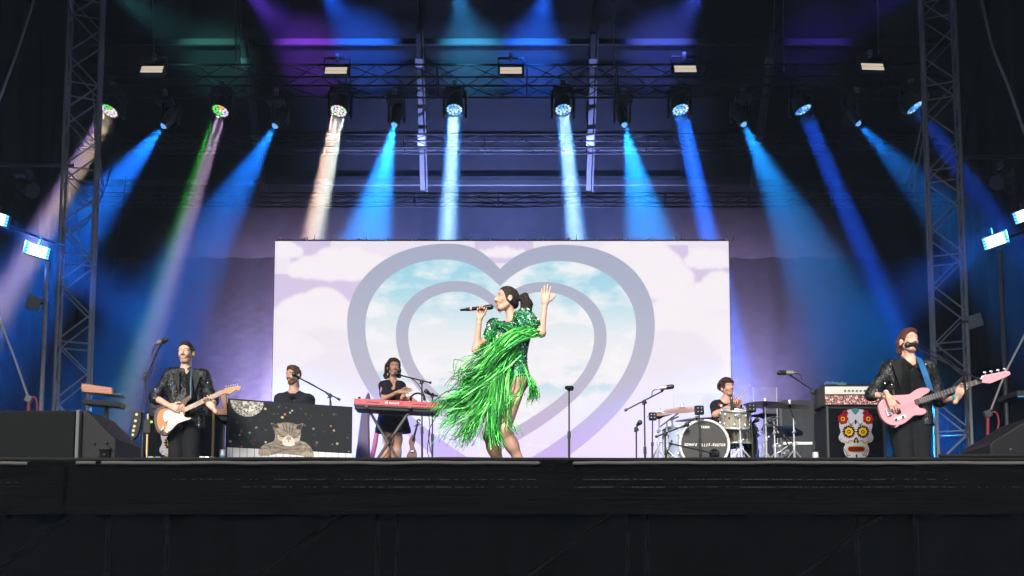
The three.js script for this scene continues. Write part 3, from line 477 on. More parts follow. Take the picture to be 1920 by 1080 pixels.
// ------------------------------------------------------------------ monitors, cases, amps
{
  const grille = cloth(lin(0.014, 0.014, 0.013), { specularIntensity: 0.3, map: cl(dataTex(64, (x, y, i, j) => ((i % 8) - 3.5) ** 2 + (((j + (i >> 3 & 1) * 4) % 8) - 3.5) ** 2 < 7 ? 0.12 : 0.85, true), 14) }), shell = cloth(lin(0.01, 0.0085, 0.0095), { roughness: 0.6, specularIntensity: 0.4, map: cl(texScuff, 3), bumpMap: cl(texScuff, 9), bumpScale: 0.002 });
  // left monitor wedge: side profile extruded along x
  const mk = (x0, x1, z, flip, label, tops) => {
    const t = thing('monitor_wedge', label, 'stage monitor', V((x0 + x1) / 2, FLOOR, z - 0.3));
    return t;
  };
  const zf = -0.55, y0 = FLOOR, L = at(-40, 800, zf).x, Rr = at(150, 800, zf).x, yTop = at(100, 769, zf).y, E1 = at(226, 826, zf - 0.1);
  const t = mk(L, Rr, zf, 1, 'big black stage monitor wedge at the front edge beside the guitarist');
  const bodyPts = [V(L, y0, 0), V(E1.x, y0, 0), V(E1.x, E1.y, 0), V(E1.x - 0.06, E1.y + 0.05, 0), V(Rr + 0.04, yTop + 0.005, 0), V(L, yTop, 0)];
  part(t, 'cabinet', prism(bodyPts, 0.5, 0.012).translate(0, 0, zf - 0.52), shell);
  part(t, 'grille', rbox(Rr - L - 0.03, yTop - y0 - 0.02, 0.03, V((L + Rr) / 2 - 0.02, (yTop + y0) / 2, zf + 0.005), null, 0.008), grille);
  part(t, 'grille_trim', rbox(0.03, yTop - y0, 0.05, V(Rr - 0.01, (yTop + y0) / 2, zf), null, 0.008), mat(lin(0.06, 0.06, 0.058), 0.6));
  part(t, 'handle_recess', rbox(0.085, 0.13, 0.02, V(E1.x - 0.08, y0 + 0.09, zf - 0.01), null, 0.02), M.blackMatte); part(t, 'handle', prism([V(E1.x - 0.125, y0 + 0.155, 0), V(E1.x - 0.03, y0 + 0.155, 0), V(E1.x - 0.03, y0 + 0.17, 0), V(E1.x - 0.05, y0 + 0.185, 0), V(E1.x - 0.11, y0 + 0.18, 0)], 0.03, 0.005).translate(0, 0, zf - 0.02), shell);
  for (const [u, v] of [[175, 830], [198, 829], [195, 852]]) part(t, 'bolt', cyl(at(u, v, zf - 0.02), at(u, v, zf + 0.004), 0.008), M.steelDark);
  const zr = -0.8, L2 = at(1857, 800, zr).x, R2 = at(1990, 800, zr).x, yA = at(1857, 828, zr).y, yB = at(1921, 788, zr).y;
  const t2 = thing('monitor_wedge', 'black stage monitor wedge cut by the right frame edge', 'stage monitor', V((L2 + R2) / 2, FLOOR, zr - 0.3));
  part(t2, 'cabinet', prism([V(L2, y0, 0), V(R2, y0, 0), V(R2, yB + 0.1, 0), V(lerp(L2, R2, 0.6), yB + 0.03, 0), V(L2 + 0.01, yA, 0), V(L2 - 0.01, yA - 0.03, 0)], 0.5, 0.012).translate(0, 0, zr - 0.5), shell);
  part(t2, 'handle_recess', rbox(0.13, 0.11, 0.03, V(L2 + 0.1, y0 + 0.085, zr), null, 0.02), M.blackMatte);
  part(t2, 'handle', cyl(V(L2 + 0.05, y0 + 0.03, zr + 0.008), V(L2 + 0.15, y0 + 0.03, zr + 0.008), 0.01), mat(lin(0.05, 0.08, 0.11), 0.4));
  for (const [u, v] of [[1895, 842], [1893, 858]]) part(t2, 'bolt', cyl(at(u, v, zr - 0.02), at(u, v, zr + 0.006), 0.009), M.steelDark);
  // small wood-ended synthesiser on a pole stand
  const wood = mat(lin(0.36, 0.15, 0.075), 0.5, 0, { map: cl(texWood, 3) }), zs = -1.9;
  const c = at(186, 736, zs), s = thing('small_synthesizer', 'small synthesiser with an orange wood end panel on a pole stand', 'synthesizer', V(c.x, FLOOR, zs - 0.1));
  part(s, 'wood_panel', prism([at(155, 721, 0), at(212, 729, 0), at(213, 741, 0), at(157, 735, 0)].map((p, i) => { const q = at([155, 213, 214, 156][i], [720, 728, 741, 736][i], zs); return q; }), 0.035, 0.006).translate(0, 0, zs), wood);
  part(s, 'keybed', (() => { const g = rbox(0.33, 0.05, 0.34, V(0, 0, 0), Q(0.12, 0.25, -0.08), 0.008); return g.translate(c.x - 0.03, c.y - 0.075, zs - 0.18); })(), M.black);
  part(s, 'control_panel', (() => { const g = rbox(0.3, 0.02, 0.3, V(0, 0, 0), Q(0.12, 0.25, -0.08), 0.004); return g.translate(c.x - 0.02, c.y + 0.02, zs - 0.18); })(), mat(lin(0.05, 0.12, 0.16), 0.4));
  for (let k = 0; k < 3; k++) part(s, 'knob', new THREE.CylinderGeometry(0.01, 0.012, 0.02, 10).translate(c.x - 0.09 + k * 0.07, c.y + 0.052 - k * 0.006, zs - 0.05), M.white);
  part(s, 'stand_pole', cyl(V(c.x - 0.01, FLOOR, zs - 0.18), V(c.x - 0.01, c.y - 0.09, zs - 0.18), 0.022, 0.022, 12), M.blackMetal); part(s, 'stand_base', rbox(0.45, 0.03, 0.4, V(c.x, FLOOR + 0.015, zs - 0.18)), M.black);
  part(s, 'cable', tube([V(c.x - 0.18, c.y - 0.06, zs - 0.18), V(c.x - 0.24, c.y - 0.1, zs - 0.16), V(c.x - 0.2, c.y - 0.4, zs - 0.2), V(c.x - 0.12, FLOOR + 0.02, zs - 0.2)], 0.005), M.rubber);
  // tray on a stand at the right edge
  const zt = -2.2, ct = at(1915, 748, zt), tr = thing('keyboard_shelf', 'dark tray with a blue underside edge at the right frame edge', 'stand', V(ct.x + 0.1, FLOOR, zt));
  part(tr, 'tray', rbox(0.5, 0.05, 0.36, V(ct.x + 0.11, ct.y + 0.02, zt), null, 0.01), M.greyDark); part(tr, 'edge_strip', rbox(0.5, 0.012, 0.01, V(ct.x + 0.11, ct.y - 0.015, zt + 0.185), null, 0.003), mat(lin(0.02, 0.2, 0.4), 0.3)); part(tr, 'pole', cyl(V(ct.x + 0.14, FLOOR, zt), V(ct.x + 0.14, ct.y, zt), 0.022), M.blackMetal); part(tr, 'base', rbox(0.4, 0.03, 0.4, V(ct.x + 0.14, FLOOR + 0.015, zt)), M.black); part(tr, 'bracket', prism([V(ct.x - 0.05, ct.y - 0.01, 0), V(ct.x + 0.2, ct.y - 0.01, 0), V(ct.x + 0.2, ct.y - 0.1, 0)], 0.05, 0.004).translate(0, 0, zt + 0.05), M.black);
}
// sugar skull print
const skullTex = canvasTex(640, 640, (x) => {
  x.fillStyle = '#17161a'; x.fillRect(0, 0, 640, 640); seed(3); for (let k = 0; k < 5000; k++) { x.fillStyle = `rgba(${rnd() < 0.5 ? '0,0,0' : '70,70,74'},0.14)`; x.fillRect(rnd(0, 640), rnd(0, 640), 2, 2); }
  x.save(); x.translate(320, 318); x.scale(1.02, 1.0);
  const P = (pts, c) => { x.fillStyle = c; x.beginPath(); const p = new THREE.CatmullRomCurve3(pts.map(([a, b]) => V(a, b, 0)), true, 'centripetal').getPoints(120); p.forEach((q, i) => (i ? x.lineTo(q.x, q.y) : x.moveTo(q.x, q.y))); x.fill(); };
  P([[-120, -290], [0, -310], [120, -290], [185, -200], [195, -110], [180, -40], [205, 20], [185, 70], [130, 95], [150, 150], [130, 230], [70, 268], [0, 275], [-70, 268], [-130, 230], [-150, 150], [-130, 95], [-185, 70], [-205, 20], [-180, -40], [-195, -110], [-185, -200]], '#d3d1dc');
  const dot = (a, b, r, c) => { x.fillStyle = c; x.beginPath(); x.arc(a, b, r, 0, 7); x.fill(); };
  const flower = (a, b, r, n, c, c2, c3) => { for (let k = 0; k < n; k++) dot(a + Math.cos(k * 6.283 / n) * r * 0.65, b + Math.sin(k * 6.283 / n) * r * 0.65, r * 0.42, '#151317'); for (let k = 0; k < n; k++) dot(a + Math.cos(k * 6.283 / n) * r * 0.62, b + Math.sin(k * 6.283 / n) * r * 0.62, r * 0.36, c); dot(a, b, r * 0.42, c2); dot(a, b, r * 0.2, c3); };
  for (const s of [-1, 1]) {
    for (let k = 0; k < 16; k++) dot(s * 82 + Math.cos(k * 0.393) * 68, -45 + Math.sin(k * 0.393) * 68, 11, k % 2 ? '#a3162b' : '#1a1718'); dot(s * 82, -45, 62, '#151317'); flower(s * 82, -45, 52, 7, '#e6c81e', '#8f1222', '#e6c81e');
    flower(s * 150, -195, 62, 7, '#b5182c', '#d7c322', '#5b1016'); flower(s * 120, -262, 36, 6, '#b5182c', '#20181a', '#b5182c');
    x.strokeStyle = '#222026'; x.lineWidth = 5; for (const [a, b, r, s0, s1] of [[s * 52, -165, 30, 0.3, 3.6], [s * 165, 60, 22, 1, 4.6], [s * 95, 215, 24, 0, 4], [s * 60, 90, 34, 3.4, 5.9]]) { x.beginPath(); x.arc(a, b, r, s0, s1); x.stroke(); }
    P([[s * 40, 55], [s * 90, 78], [s * 150, 60], [s * 100, 96]], '#c9a51b'); P([[s * 30, -120], [s * 70, -135], [s * 60, -110]], '#3d7d62');
    x.lineWidth = 4; for (let k = 0; k < 4; k++) { x.beginPath(); x.arc(s * (130 - k * 12), 165 + k * 20, 12, 0, 5); x.stroke(); }
  }
  P([[0, 20], [30, 70], [18, 88], [0, 78], [-18, 88], [-30, 70]], '#141214'); P([[0, 40], [14, 72], [0, 70], [-14, 72]], '#c9a51b');
  P([[-45, -300], [0, -322], [45, -300], [0, -245]], '#5a9aa6'); x.strokeStyle = '#23414a'; x.lineWidth = 4; x.beginPath(); x.moveTo(-45, -296); x.lineTo(45, -296); x.moveTo(-18, -296); x.lineTo(0, -250); x.lineTo(18, -296); x.stroke();
  P([[0, -190], [14, -160], [0, -130], [-14, -160]], '#26242a'); P([[-105, 135], [0, 120], [105, 135], [100, 185], [0, 200], [-100, 185]], '#d8b81f'); P([[-95, 143], [0, 130], [95, 143], [90, 178], [0, 190], [-90, 178]], '#8c1a24'); x.fillStyle = '#2a1012'; for (let k = -4; k <= 4; k++) x.fillRect(k * 20 - 2, 132, 4, 56); x.fillRect(-92, 158, 184, 3);
  P([[0, 215], [12, 240], [0, 262], [-12, 240]], '#2a282e'); x.restore();
});
function ampCab(label, u0, u1, v0, zf, edge, showSide) {
  const a = at(u0, v0, zf), b = at(u1, v0, zf), w = b.x - a.x, h = a.y - FLOOR - 0.03, cx = (a.x + b.x) / 2, cy = FLOOR + 0.03 + h / 2, t = thing('speaker_cabinet', label, 'amp cabinet', V(cx, FLOOR, zf - 0.2));
  part(t, 'cabinet', rbox(w, h, 0.42, V(cx, cy, zf - 0.215), null, 0.015), M.greyDark);
  const hh = Math.min(h, w * 0.98), g = new THREE.PlaneGeometry(w - 0.05, h - 0.05, 8, 8), uv = g.attributes.uv, p = g.attributes.position;
  for (let i = 0; i < uv.count; i++) { uv.setY(i, 1 - (1 - uv.getY(i)) * h / hh * 0.98); p.setZ(i, 0.006 * noise.noise(p.getX(i) * 4, p.getY(i) * 4, 1)); }
  g.computeVertexNormals(); part(t, 'front_cloth', g.translate(cx, cy, zf + 0.008), cloth(lin(0.4), { map: skullTex, specularIntensity: 0.15 }));
  for (const s of [-1, 1]) part(t, 'edge_trim', rbox(0.022, h, 0.04, V(cx + s * (w / 2 - 0.008), cy, zf), null, 0.005), edge);
  part(t, 'edge_trim', rbox(w, 0.02, 0.04, V(cx, cy - h / 2 + 0.012, zf), null, 0.005), edge);
  for (const s of [-1, 1]) for (const k of [-1, 1]) part(t, 'corner', ball(V(cx + s * (w / 2 - 0.01), cy + k * (h / 2 - 0.01), zf - 0.01), 0.022, 1, 1, 1, 8), M.black);
  return { t, cx, w, top: a.y, zf };
}
{
  const tan = mat(lin(0.5, 0.34, 0.12), 0.5), cab = ampCab('skull-printed bass speaker cabinet behind the bass player', 1549, 1657, 762, -3.75, mat(lin(0.05), 0.5, 0.3));
  const yh = cab.top, hz = cab.zf, x0 = at(1541, 740, hz).x, x1 = at(1652, 740, hz).x, H = at(1600, 721, hz).y - yh, cx = (x0 + x1) / 2;
  const t = thing('bass_amplifier', 'bass amplifier head with a silver panel and a collage of faces on its front', 'amplifier', V(cx, yh, hz - 0.15));
  part(t, 'case', rbox(x1 - x0, H - 0.006, 0.34, V(cx, yh + H / 2, hz - 0.175), null, 0.014), M.black);
  const cpn = part(t, 'control_panel', rbox((x1 - x0) * 0.93, H * 0.36, 0.02, V(cx + 0.01, yh + H * 0.72, hz + 0.004), null, 0.004), mat(lin(0.6, 0.58, 0.52), 0.35, 0.4));
  const faces = canvasTex(512, 128, (x) => { x.fillStyle = '#3a2024'; x.fillRect(0, 0, 512, 128); seed(21); for (let k = 0; k < 90; k++) { const px = (k % 18) * 28 + rnd(6, 22), py = Math.floor(k / 18) * 26 + rnd(6, 20), r = rnd(8, 12); x.fillStyle = ['#c0453f', '#2b2026', '#7b3f3a', '#d8c9c6', '#3c5560'][k % 5]; x.fillRect(px - 12, py - 13, 26, 28); x.fillStyle = ['#e7b9ae', '#d99a8d', '#f0cfc6', '#c98a7c'][k % 4]; x.beginPath(); x.ellipse(px, py, r * 0.7, r, 0, 0, 7); x.fill(); x.fillStyle = ['#2d1b16', '#8c5b2c', '#1a1414'][k % 3]; x.beginPath(); x.ellipse(px, py - r * 0.6, r * 0.75, r * 0.5, 0, 0, 7); x.fill(); x.fillRect(px - 4, py, 2, 2); x.fillRect(px + 3, py, 2, 2); x.fillStyle = '#9c3535'; x.fillRect(px - 3, py + 5, 6, 2); } });
  part(t, 'photo_collage', new THREE.PlaneGeometry((x1 - x0) * 0.94, H * 0.42).translate(cx + 0.01, yh + H * 0.3, hz + 0.004), mat(lin(0.9), 0.6, 0, { map: faces }));
  for (let k = 0; k < 7; k++) part(cpn, 'knob', cyl(V(cx - 0.08 + k * 0.045, yh + H * 0.7, hz + 0.01), V(cx - 0.08 + k * 0.045, yh + H * 0.7, hz + 0.03), 0.01, 0.008, 10), M.black);
  part(t, 'handle', tube([V(cx - 0.25, yh + H, hz - 0.15), V(cx - 0.2, yh + H + 0.03, hz - 0.15), V(cx, yh + H + 0.035, hz - 0.15), V(cx + 0.1, yh + H + 0.03, hz - 0.15), V(cx + 0.14, yh + H, hz - 0.15)], 0.01), M.black);
  for (const [a, b, d, w] of [[-0.22, 0.02, -0.06, 'blue'], [-0.1, 0.03, -0.1, 'dark']]) single('effects_pedal', MG([rbox(0.13, 0.035, 0.08, V(cx + a, yh + H + 0.018, hz + d + 0.01), null, 0.008), cyl(V(cx + a - 0.03, yh + H + 0.03, hz + d), V(cx + a - 0.03, yh + H + 0.055, hz + d), 0.008), cyl(V(cx + a + 0.03, yh + H + 0.03, hz + d), V(cx + a + 0.03, yh + H + 0.055, hz + d), 0.008)]), mat(w === 'blue' ? lin(0.03, 0.08, 0.2) : lin(0.05, 0.12, 0.1), 0.4, 0.3), w === 'blue' ? 'small blue pedal on the bass amplifier, the outer one' : 'small dark green pedal on the bass amplifier next to the player', 'pedal');
  ampCab('skull-printed guitar cabinet with tan edges behind the guitarist', 277, 402, 776, -4.3, tan);
  const gh = at(405, 750, -4.35), ga = thing('guitar_amplifier', 'dark amplifier head on the tan-edged cabinet behind the guitarist', 'amplifier', V(at(343, 776, -4.5).x, at(340, 776, -4.3).y, -4.5));
  part(ga, 'case', rbox(0.72, 0.16, 0.3, V(ga.position.x, ga.position.y + 0.083, -4.5), null, 0.014), M.greyDark); part(ga, 'front_panel', rbox(0.66, 0.06, 0.012, V(ga.position.x, ga.position.y + 0.1, -4.345), null, 0.004), M.black);
  // grey flight case
  const ca = at(1462, 749, -5.4), cb = at(1548, 749, -5.4), w = cb.x - ca.x, h = ca.y - FLOOR, fc = thing('flight_case', 'tall dark grey cabinet with a pale stripe behind the cymbals', 'cabinet', V((ca.x + cb.x) / 2, FLOOR, -5.8)), fm = mat(lin(0.05, 0.055, 0.065), 0.8, 0, { map: cl(texScuff, 2) });
  part(fc, 'body', rbox(w, h - 0.01, 0.7, V(fc.position.x, FLOOR + h / 2, -5.76), null, 0.02), fm); part(fc, 'stripe', rbox(w * 0.96, 0.035, 0.012, V(fc.position.x, at(1500, 831, -5.4).y, -5.408), null, 0.003), M.white);
  for (const s of [-1, 1]) part(fc, 'edge_rail', rbox(0.03, h - 0.02, 0.03, V(fc.position.x + s * (w / 2 - 0.012), FLOOR + h / 2, -5.415), null, 0.006), M.grey);
  // cans
  const can = (u, v, z, y0, label) => { const p = at(u, v, z), y = y0 ?? FLOOR, t = thing('drink_can', label, 'can', V(p.x, y, z), 'drink cans'), top = at(u, v - 9, z).y, H = 0.13; part(t, 'body', new THREE.LatheGeometry([[0.001, 0], [0.026, 0], [0.032, 0.012], [0.032, H * 0.45]].map(([a, b]) => new THREE.Vector2(a, b)), 18).translate(p.x, top - H, z), mat(lin(0.05, 0.35, 0.5), 0.3, 0.4)); part(t, 'label', new THREE.LatheGeometry([[0.0321, H * 0.45], [0.0321, H * 0.9], [0.027, H], [0.001, H - 0.004]].map(([a, b]) => new THREE.Vector2(a, b)), 18).translate(p.x, top - H, z), mat(lin(0.7, 0.72, 0.75), 0.3, 0.4)); if (top - H > y + 0.005) part(t, 'box_under_can', rbox(0.2, top - H - y, 0.2, V(p.x, (y + top - H) / 2, z), null, 0.01), M.black); };
  can(1529, 857, -3.3, null, 'blue and white can in front of the grey case'); can(417, 852, -4.0, null, 'blue and white can beside the cat banner');
  // floor lights / white floor boxes at guitarist's feet
  for (const [u0, u1, l] of [[268, 323, 'low pale pedal board in front of the tan-edged cabinet'], [368, 406, 'short pale pedal board on the banner side of the guitarist']]) { const a = at(u0, 860, -2.9), b = at(u1, 860, -2.9), pb = thing('pedal_board', l, 'pedal board', V((a.x + b.x) / 2, FLOOR, -3)); const bd = part(pb, 'board', rbox(b.x - a.x, 0.035, 0.2, V(pb.position.x, a.y - 0.005, -3), null, 0.008), M.aluDull); part(pb, 'legs', rbox(b.x - a.x - 0.05, a.y - 0.02 - FLOOR, 0.16, V(pb.position.x, (a.y - 0.02 + FLOOR) / 2, -3), null, 0.01), M.black); for (let k = 0; k < 3; k++) part(bd, 'pedal', rbox(0.05, 0.02, 0.08, V(lerp(a.x, b.x, (k + 0.8) / 4), a.y + 0.02, -2.98), null, 0.006), [M.white, M.alu, M.grey][k]); }
}

// ------------------------------------------------------------------ people: smooth fields of tapered capsules and ellipsoids, meshed by surface nets
const rc = (a, b, ra, rb = ra) => ({ t: 'c', a, b, ra, rb });
const el = (c, r, q) => ({ t: 'e', c, r, iq: q ? q.clone().invert() : null });
const sub = (p, k = 0.01) => ({ ...p, neg: true, k });
const half = (p, n, k = 0.006) => ({ t: 'h', p, n: n.clone().normalize(), neg: true, k });   // cuts away the side n points to
const tv = new THREE.Vector3();
function dist(p, x, y, z) {
  if (p.t === 'c') { const bx = p.b.x - p.a.x, by = p.b.y - p.a.y, bz = p.b.z - p.a.z, L = bx * bx + by * by + bz * bz || 1e-9; let t = ((x - p.a.x) * bx + (y - p.a.y) * by + (z - p.a.z) * bz) / L; t = t < 0 ? 0 : t > 1 ? 1 : t; const dx = x - p.a.x - bx * t, dy = y - p.a.y - by * t, dz = z - p.a.z - bz * t; return Math.sqrt(dx * dx + dy * dy + dz * dz) - (p.ra + (p.rb - p.ra) * t); }
  if (p.t === 'e') { tv.set(x - p.c.x, y - p.c.y, z - p.c.z); if (p.iq) tv.applyQuaternion(p.iq); const k0 = Math.hypot(tv.x / p.r.x, tv.y / p.r.y, tv.z / p.r.z), k1 = Math.hypot(tv.x / p.r.x ** 2, tv.y / p.r.y ** 2, tv.z / p.r.z ** 2); return k1 > 1e-9 ? k0 * (k0 - 1) / k1 : -Math.min(p.r.x, p.r.y, p.r.z); }
  return -((x - p.p.x) * p.n.x + (y - p.p.y) * p.n.y + (z - p.p.z) * p.n.z);
}
function boundsOf(p) { if (p.t === 'c') { const r = Math.max(p.ra, p.rb); return [[Math.min(p.a.x, p.b.x) - r, Math.min(p.a.y, p.b.y) - r, Math.min(p.a.z, p.b.z) - r], [Math.max(p.a.x, p.b.x) + r, Math.max(p.a.y, p.b.y) + r, Math.max(p.a.z, p.b.z) + r]]; } const r = Math.max(p.r.x, p.r.y, p.r.z); return [[p.c.x - r, p.c.y - r, p.c.z - r], [p.c.x + r, p.c.y + r, p.c.z + r]]; }
function field(prims, cell, k = 0.03, color, warp) {
  const lo = [1e9, 1e9, 1e9], hi = [-1e9, -1e9, -1e9];
  for (const p of prims) if (!p.neg) { const b = boundsOf(p); for (let i = 0; i < 3; i++) { lo[i] = Math.min(lo[i], b[0][i]); hi[i] = Math.max(hi[i], b[1][i]); } }
  const pad = k * 0.5 + 3 * cell, n = [0, 0, 0]; for (let i = 0; i < 3; i++) { lo[i] -= pad; n[i] = Math.ceil((hi[i] + pad - lo[i]) / cell) + 1; }
  const [nx, ny, nz] = n, D = new Float32Array(nx * ny * nz).fill(10), id = (i, j, l) => (l * ny + j) * nx + i;
  for (const p of prims) {
    const kk = p.k ?? k, all = p.t === 'h', b = all ? null : boundsOf(p), m = kk + 3 * cell, r = (s, i) => (all ? (s ? n[i] - 1 : 0) : clamp(Math[s ? 'ceil' : 'floor']((b[s][i] + (s ? m : -m) - lo[i]) / cell), 0, n[i] - 1));
    for (let l = r(0, 2); l <= r(1, 2); l++) for (let j = r(0, 1); j <= r(1, 1); j++) for (let i = r(0, 0); i <= r(1, 0); i++) {
      const q = id(i, j, l), x = lo[0] + i * cell, y = lo[1] + j * cell, z = lo[2] + l * cell; let d = dist(p, x, y, z), o = D[q];
      if (p.neg) { d = -d; const h = Math.max(kk - Math.abs(o - d), 0) / kk; D[q] = Math.max(o, d) + h * h * kk * 0.25; }
      else { const h = Math.max(kk - Math.abs(o - d), 0) / kk; D[q] = Math.min(o, d) - h * h * kk * 0.25; }
    }
  }
  if (warp) for (let l = 0; l < nz; l++) for (let j = 0; j < ny; j++) for (let i = 0; i < nx; i++) { const q = id(i, j, l); if (Math.abs(D[q]) < 4 * cell + 0.03) D[q] += warp(lo[0] + i * cell, lo[1] + j * cell, lo[2] + l * cell); }
  const vid = new Int32Array(nx * ny * nz).fill(-1), P = [], I = [], off = [0, 1, nx, nx + 1, nx * ny, nx * ny + 1, nx * ny + nx, nx * ny + nx + 1], E = [[0, 1], [0, 2], [0, 4], [1, 3], [1, 5], [2, 3], [2, 6], [3, 7], [4, 5], [4, 6], [5, 7], [6, 7]];
  for (let l = 0; l < nz - 1; l++) for (let j = 0; j < ny - 1; j++) for (let i = 0; i < nx - 1; i++) {
    const q = id(i, j, l); let mask = 0; for (let c = 0; c < 8; c++) if (D[q + off[c]] < 0) mask |= 1 << c;
    if (mask === 0 || mask === 255) continue; let x = 0, y = 0, z = 0, m = 0;
    for (const [a, b] of E) { const da = D[q + off[a]], db = D[q + off[b]]; if ((da < 0) === (db < 0)) continue; const t = da / (da - db); x += (a & 1) + ((b & 1) - (a & 1)) * t; y += (a >> 1 & 1) + ((b >> 1 & 1) - (a >> 1 & 1)) * t; z += (a >> 2) + ((b >> 2) - (a >> 2)) * t; m++; }
    vid[q] = P.length / 3; P.push(lo[0] + (i + x / m) * cell, lo[1] + (j + y / m) * cell, lo[2] + (l + z / m) * cell);
  }
  const st = [1, nx, nx * ny];
  for (let l = 1; l < nz - 1; l++) for (let j = 1; j < ny - 1; j++) for (let i = 1; i < nx - 1; i++) { const q = id(i, j, l), a = D[q] < 0; for (let d = 0; d < 3; d++) { if (a === (D[q + st[d]] < 0)) continue; const u = st[(d + 1) % 3], w = st[(d + 2) % 3], v = [vid[q], vid[q - u], vid[q - u - w], vid[q - w]]; if (v.some((t) => t < 0)) continue; if (a) I.push(v[0], v[1], v[2], v[0], v[2], v[3]); else I.push(v[0], v[2], v[1], v[0], v[3], v[2]); } }
  const g = new THREE.BufferGeometry(); g.setAttribute('position', new THREE.Float32BufferAttribute(P, 3)); g.setIndex(I); g.computeVertexNormals(); { const U = []; for (let i = 0; i < P.length; i += 3) U.push(P[i + 1], P[i] + P[i + 2] * 0.7); g.setAttribute('uv', new THREE.Float32BufferAttribute(U, 2)); }
  if (color) { const C = []; for (let i = 0; i < P.length; i += 3) C.push(...color(P[i], P[i + 1], P[i + 2])); g.setAttribute('color', new THREE.Float32BufferAttribute(C, 3)); }
  return g;
}
const mixc = (a, b, t) => [lerp(a[0], b[0], t), lerp(a[1], b[1], t), lerp(a[2], b[2], t)];
// head: local axes x to its left, y up, z forward; meshed in its own grid, then turned and placed
function headGeo(o) {
  const v = V, f = o.female ? 0.93 : 1, prims = [
    el(v(0, 0.032, -0.012), v(0.077, 0.09, 0.098)), el(v(0, -0.035, 0.022), v(0.059 * f, 0.077, 0.068)), rc(v(-0.018 * f, -0.095, 0.054), v(0.018 * f, -0.095, 0.054), 0.02 * f), rc(v(-0.05 * f, -0.06, 0.0), v(-0.02, -0.1, 0.045), 0.017 * f, 0.017), rc(v(0.05 * f, -0.06, 0.0), v(0.02, -0.1, 0.045), 0.017 * f, 0.017),
    rc(v(-0.036, -0.018, 0.062), v(-0.03, -0.03, 0.066), 0.024), rc(v(0.036, -0.018, 0.062), v(0.03, -0.03, 0.066), 0.024), rc(v(-0.04, 0.034, 0.068), v(0.04, 0.034, 0.068), 0.016),
    { ...rc(v(0, 0.016, 0.088), v(0, -0.026, 0.108), 0.009, 0.0135), k: 0.012 }, { ...rc(v(-0.014, -0.031, 0.094), v(0.014, -0.031, 0.094), 0.0085), k: 0.01 },
    sub(el(v(-0.031, 0.011, 0.101), v(0.018, 0.012, 0.016)), 0.014), sub(el(v(0.031, 0.011, 0.101), v(0.018, 0.012, 0.016)), 0.014), { ...el(v(-0.031, 0.01, 0.074), v(0.0145, 0.0135, 0.0145)), k: 0.003 }, { ...el(v(0.031, 0.01, 0.074), v(0.0145, 0.0135, 0.0145)), k: 0.003 },
    { ...rc(v(-0.02, -0.058, 0.079), v(0.02, -0.058, 0.079), 0.008), k: 0.008 }, { ...rc(v(-0.015, -0.069, 0.078), v(0.015, -0.069, 0.078), 0.009), k: 0.008 }, sub(rc(v(-0.02, -0.0635, 0.0895), v(0.02, -0.0635, 0.0895), o.smile ? 0.0035 : 0.002), 0.004),
    { ...el(v(-0.08, -0.002, -0.012), v(0.011, 0.032, 0.02), Q(0, 0.35, 0)), k: 0.008 }, { ...el(v(0.08, -0.002, -0.012), v(0.011, 0.032, 0.02), Q(0, -0.35, 0)), k: 0.008 }, rc(v(0, -0.05, -0.04), v(0, -0.125, -0.055), 0.042 * f, 0.042 * f),
  ];
  const S = o.skin, brow = o.brow || [0.03, 0.02, 0.015], lip = o.lip || [S[0] * 0.85, S[1] * 0.66, S[2] * 0.64];
  const color = (x, y, z) => {
    let c = S; const ax = Math.abs(x), front = z > 0.045;
    if (o.beard) { const b = smooth(-0.03, -0.055, y) * smooth(-0.04, 0.0, z) * (1 - smooth(0.02, 0.012, ax) * smooth(-0.052, -0.056, y) * smooth(-0.078, -0.074, y)) * smooth(-0.15, -0.115, y); const mu = front && y < -0.036 && y > -0.054 && ax < 0.03 ? 1 : 0; c = mixc(c, o.beard.c, clamp(Math.max(b * o.beard.jaw, mu * o.beard.mo), 0, 1)); }
    if (front && y < -0.05 && y > -0.077 && ax < 0.023) c = mixc(lip, c, smooth(0.4, 1, ((ax / 0.024) ** 2 + ((y + 0.0635) / 0.0135) ** 2)));
    if (front && o.smile && ax < 0.017 && Math.abs(y + 0.0625) < 0.0032) c = [0.75, 0.72, 0.68];
    if (front && ax > 0.012 && ax < 0.05 && y > 0.026 && y < 0.036 + (ax - 0.012) * 0.05) c = mixc(c, brow, 0.62);
    if (front) { const ex = (ax - 0.031) / 0.0145, ey = (y - 0.0095) / (o.closed ? 0.0035 : 0.0065), e = ex * ex + ey * ey; if (o.shadowed && e < 4.5 && y > 0.006) c = mixc(c, o.shadowed, 0.4); if (e < 1) c = o.closed ? mixc(S, brow, 0.55) : Math.hypot(ax - 0.031, y - 0.0095) < 0.0062 ? [0.03, 0.02, 0.015] : [0.62, 0.6, 0.57]; else if (e < 1.9 && y > 0.0095) c = mixc(c, brow, 0.4); }
    return c;
  };
  const g = field(prims, 0.0042, 0.022, color); return g;
}
function place(g, pos, q, s = 1) { g.scale(s, s, s); g.applyQuaternion(q); return g.translate(pos.x, pos.y, pos.z); }
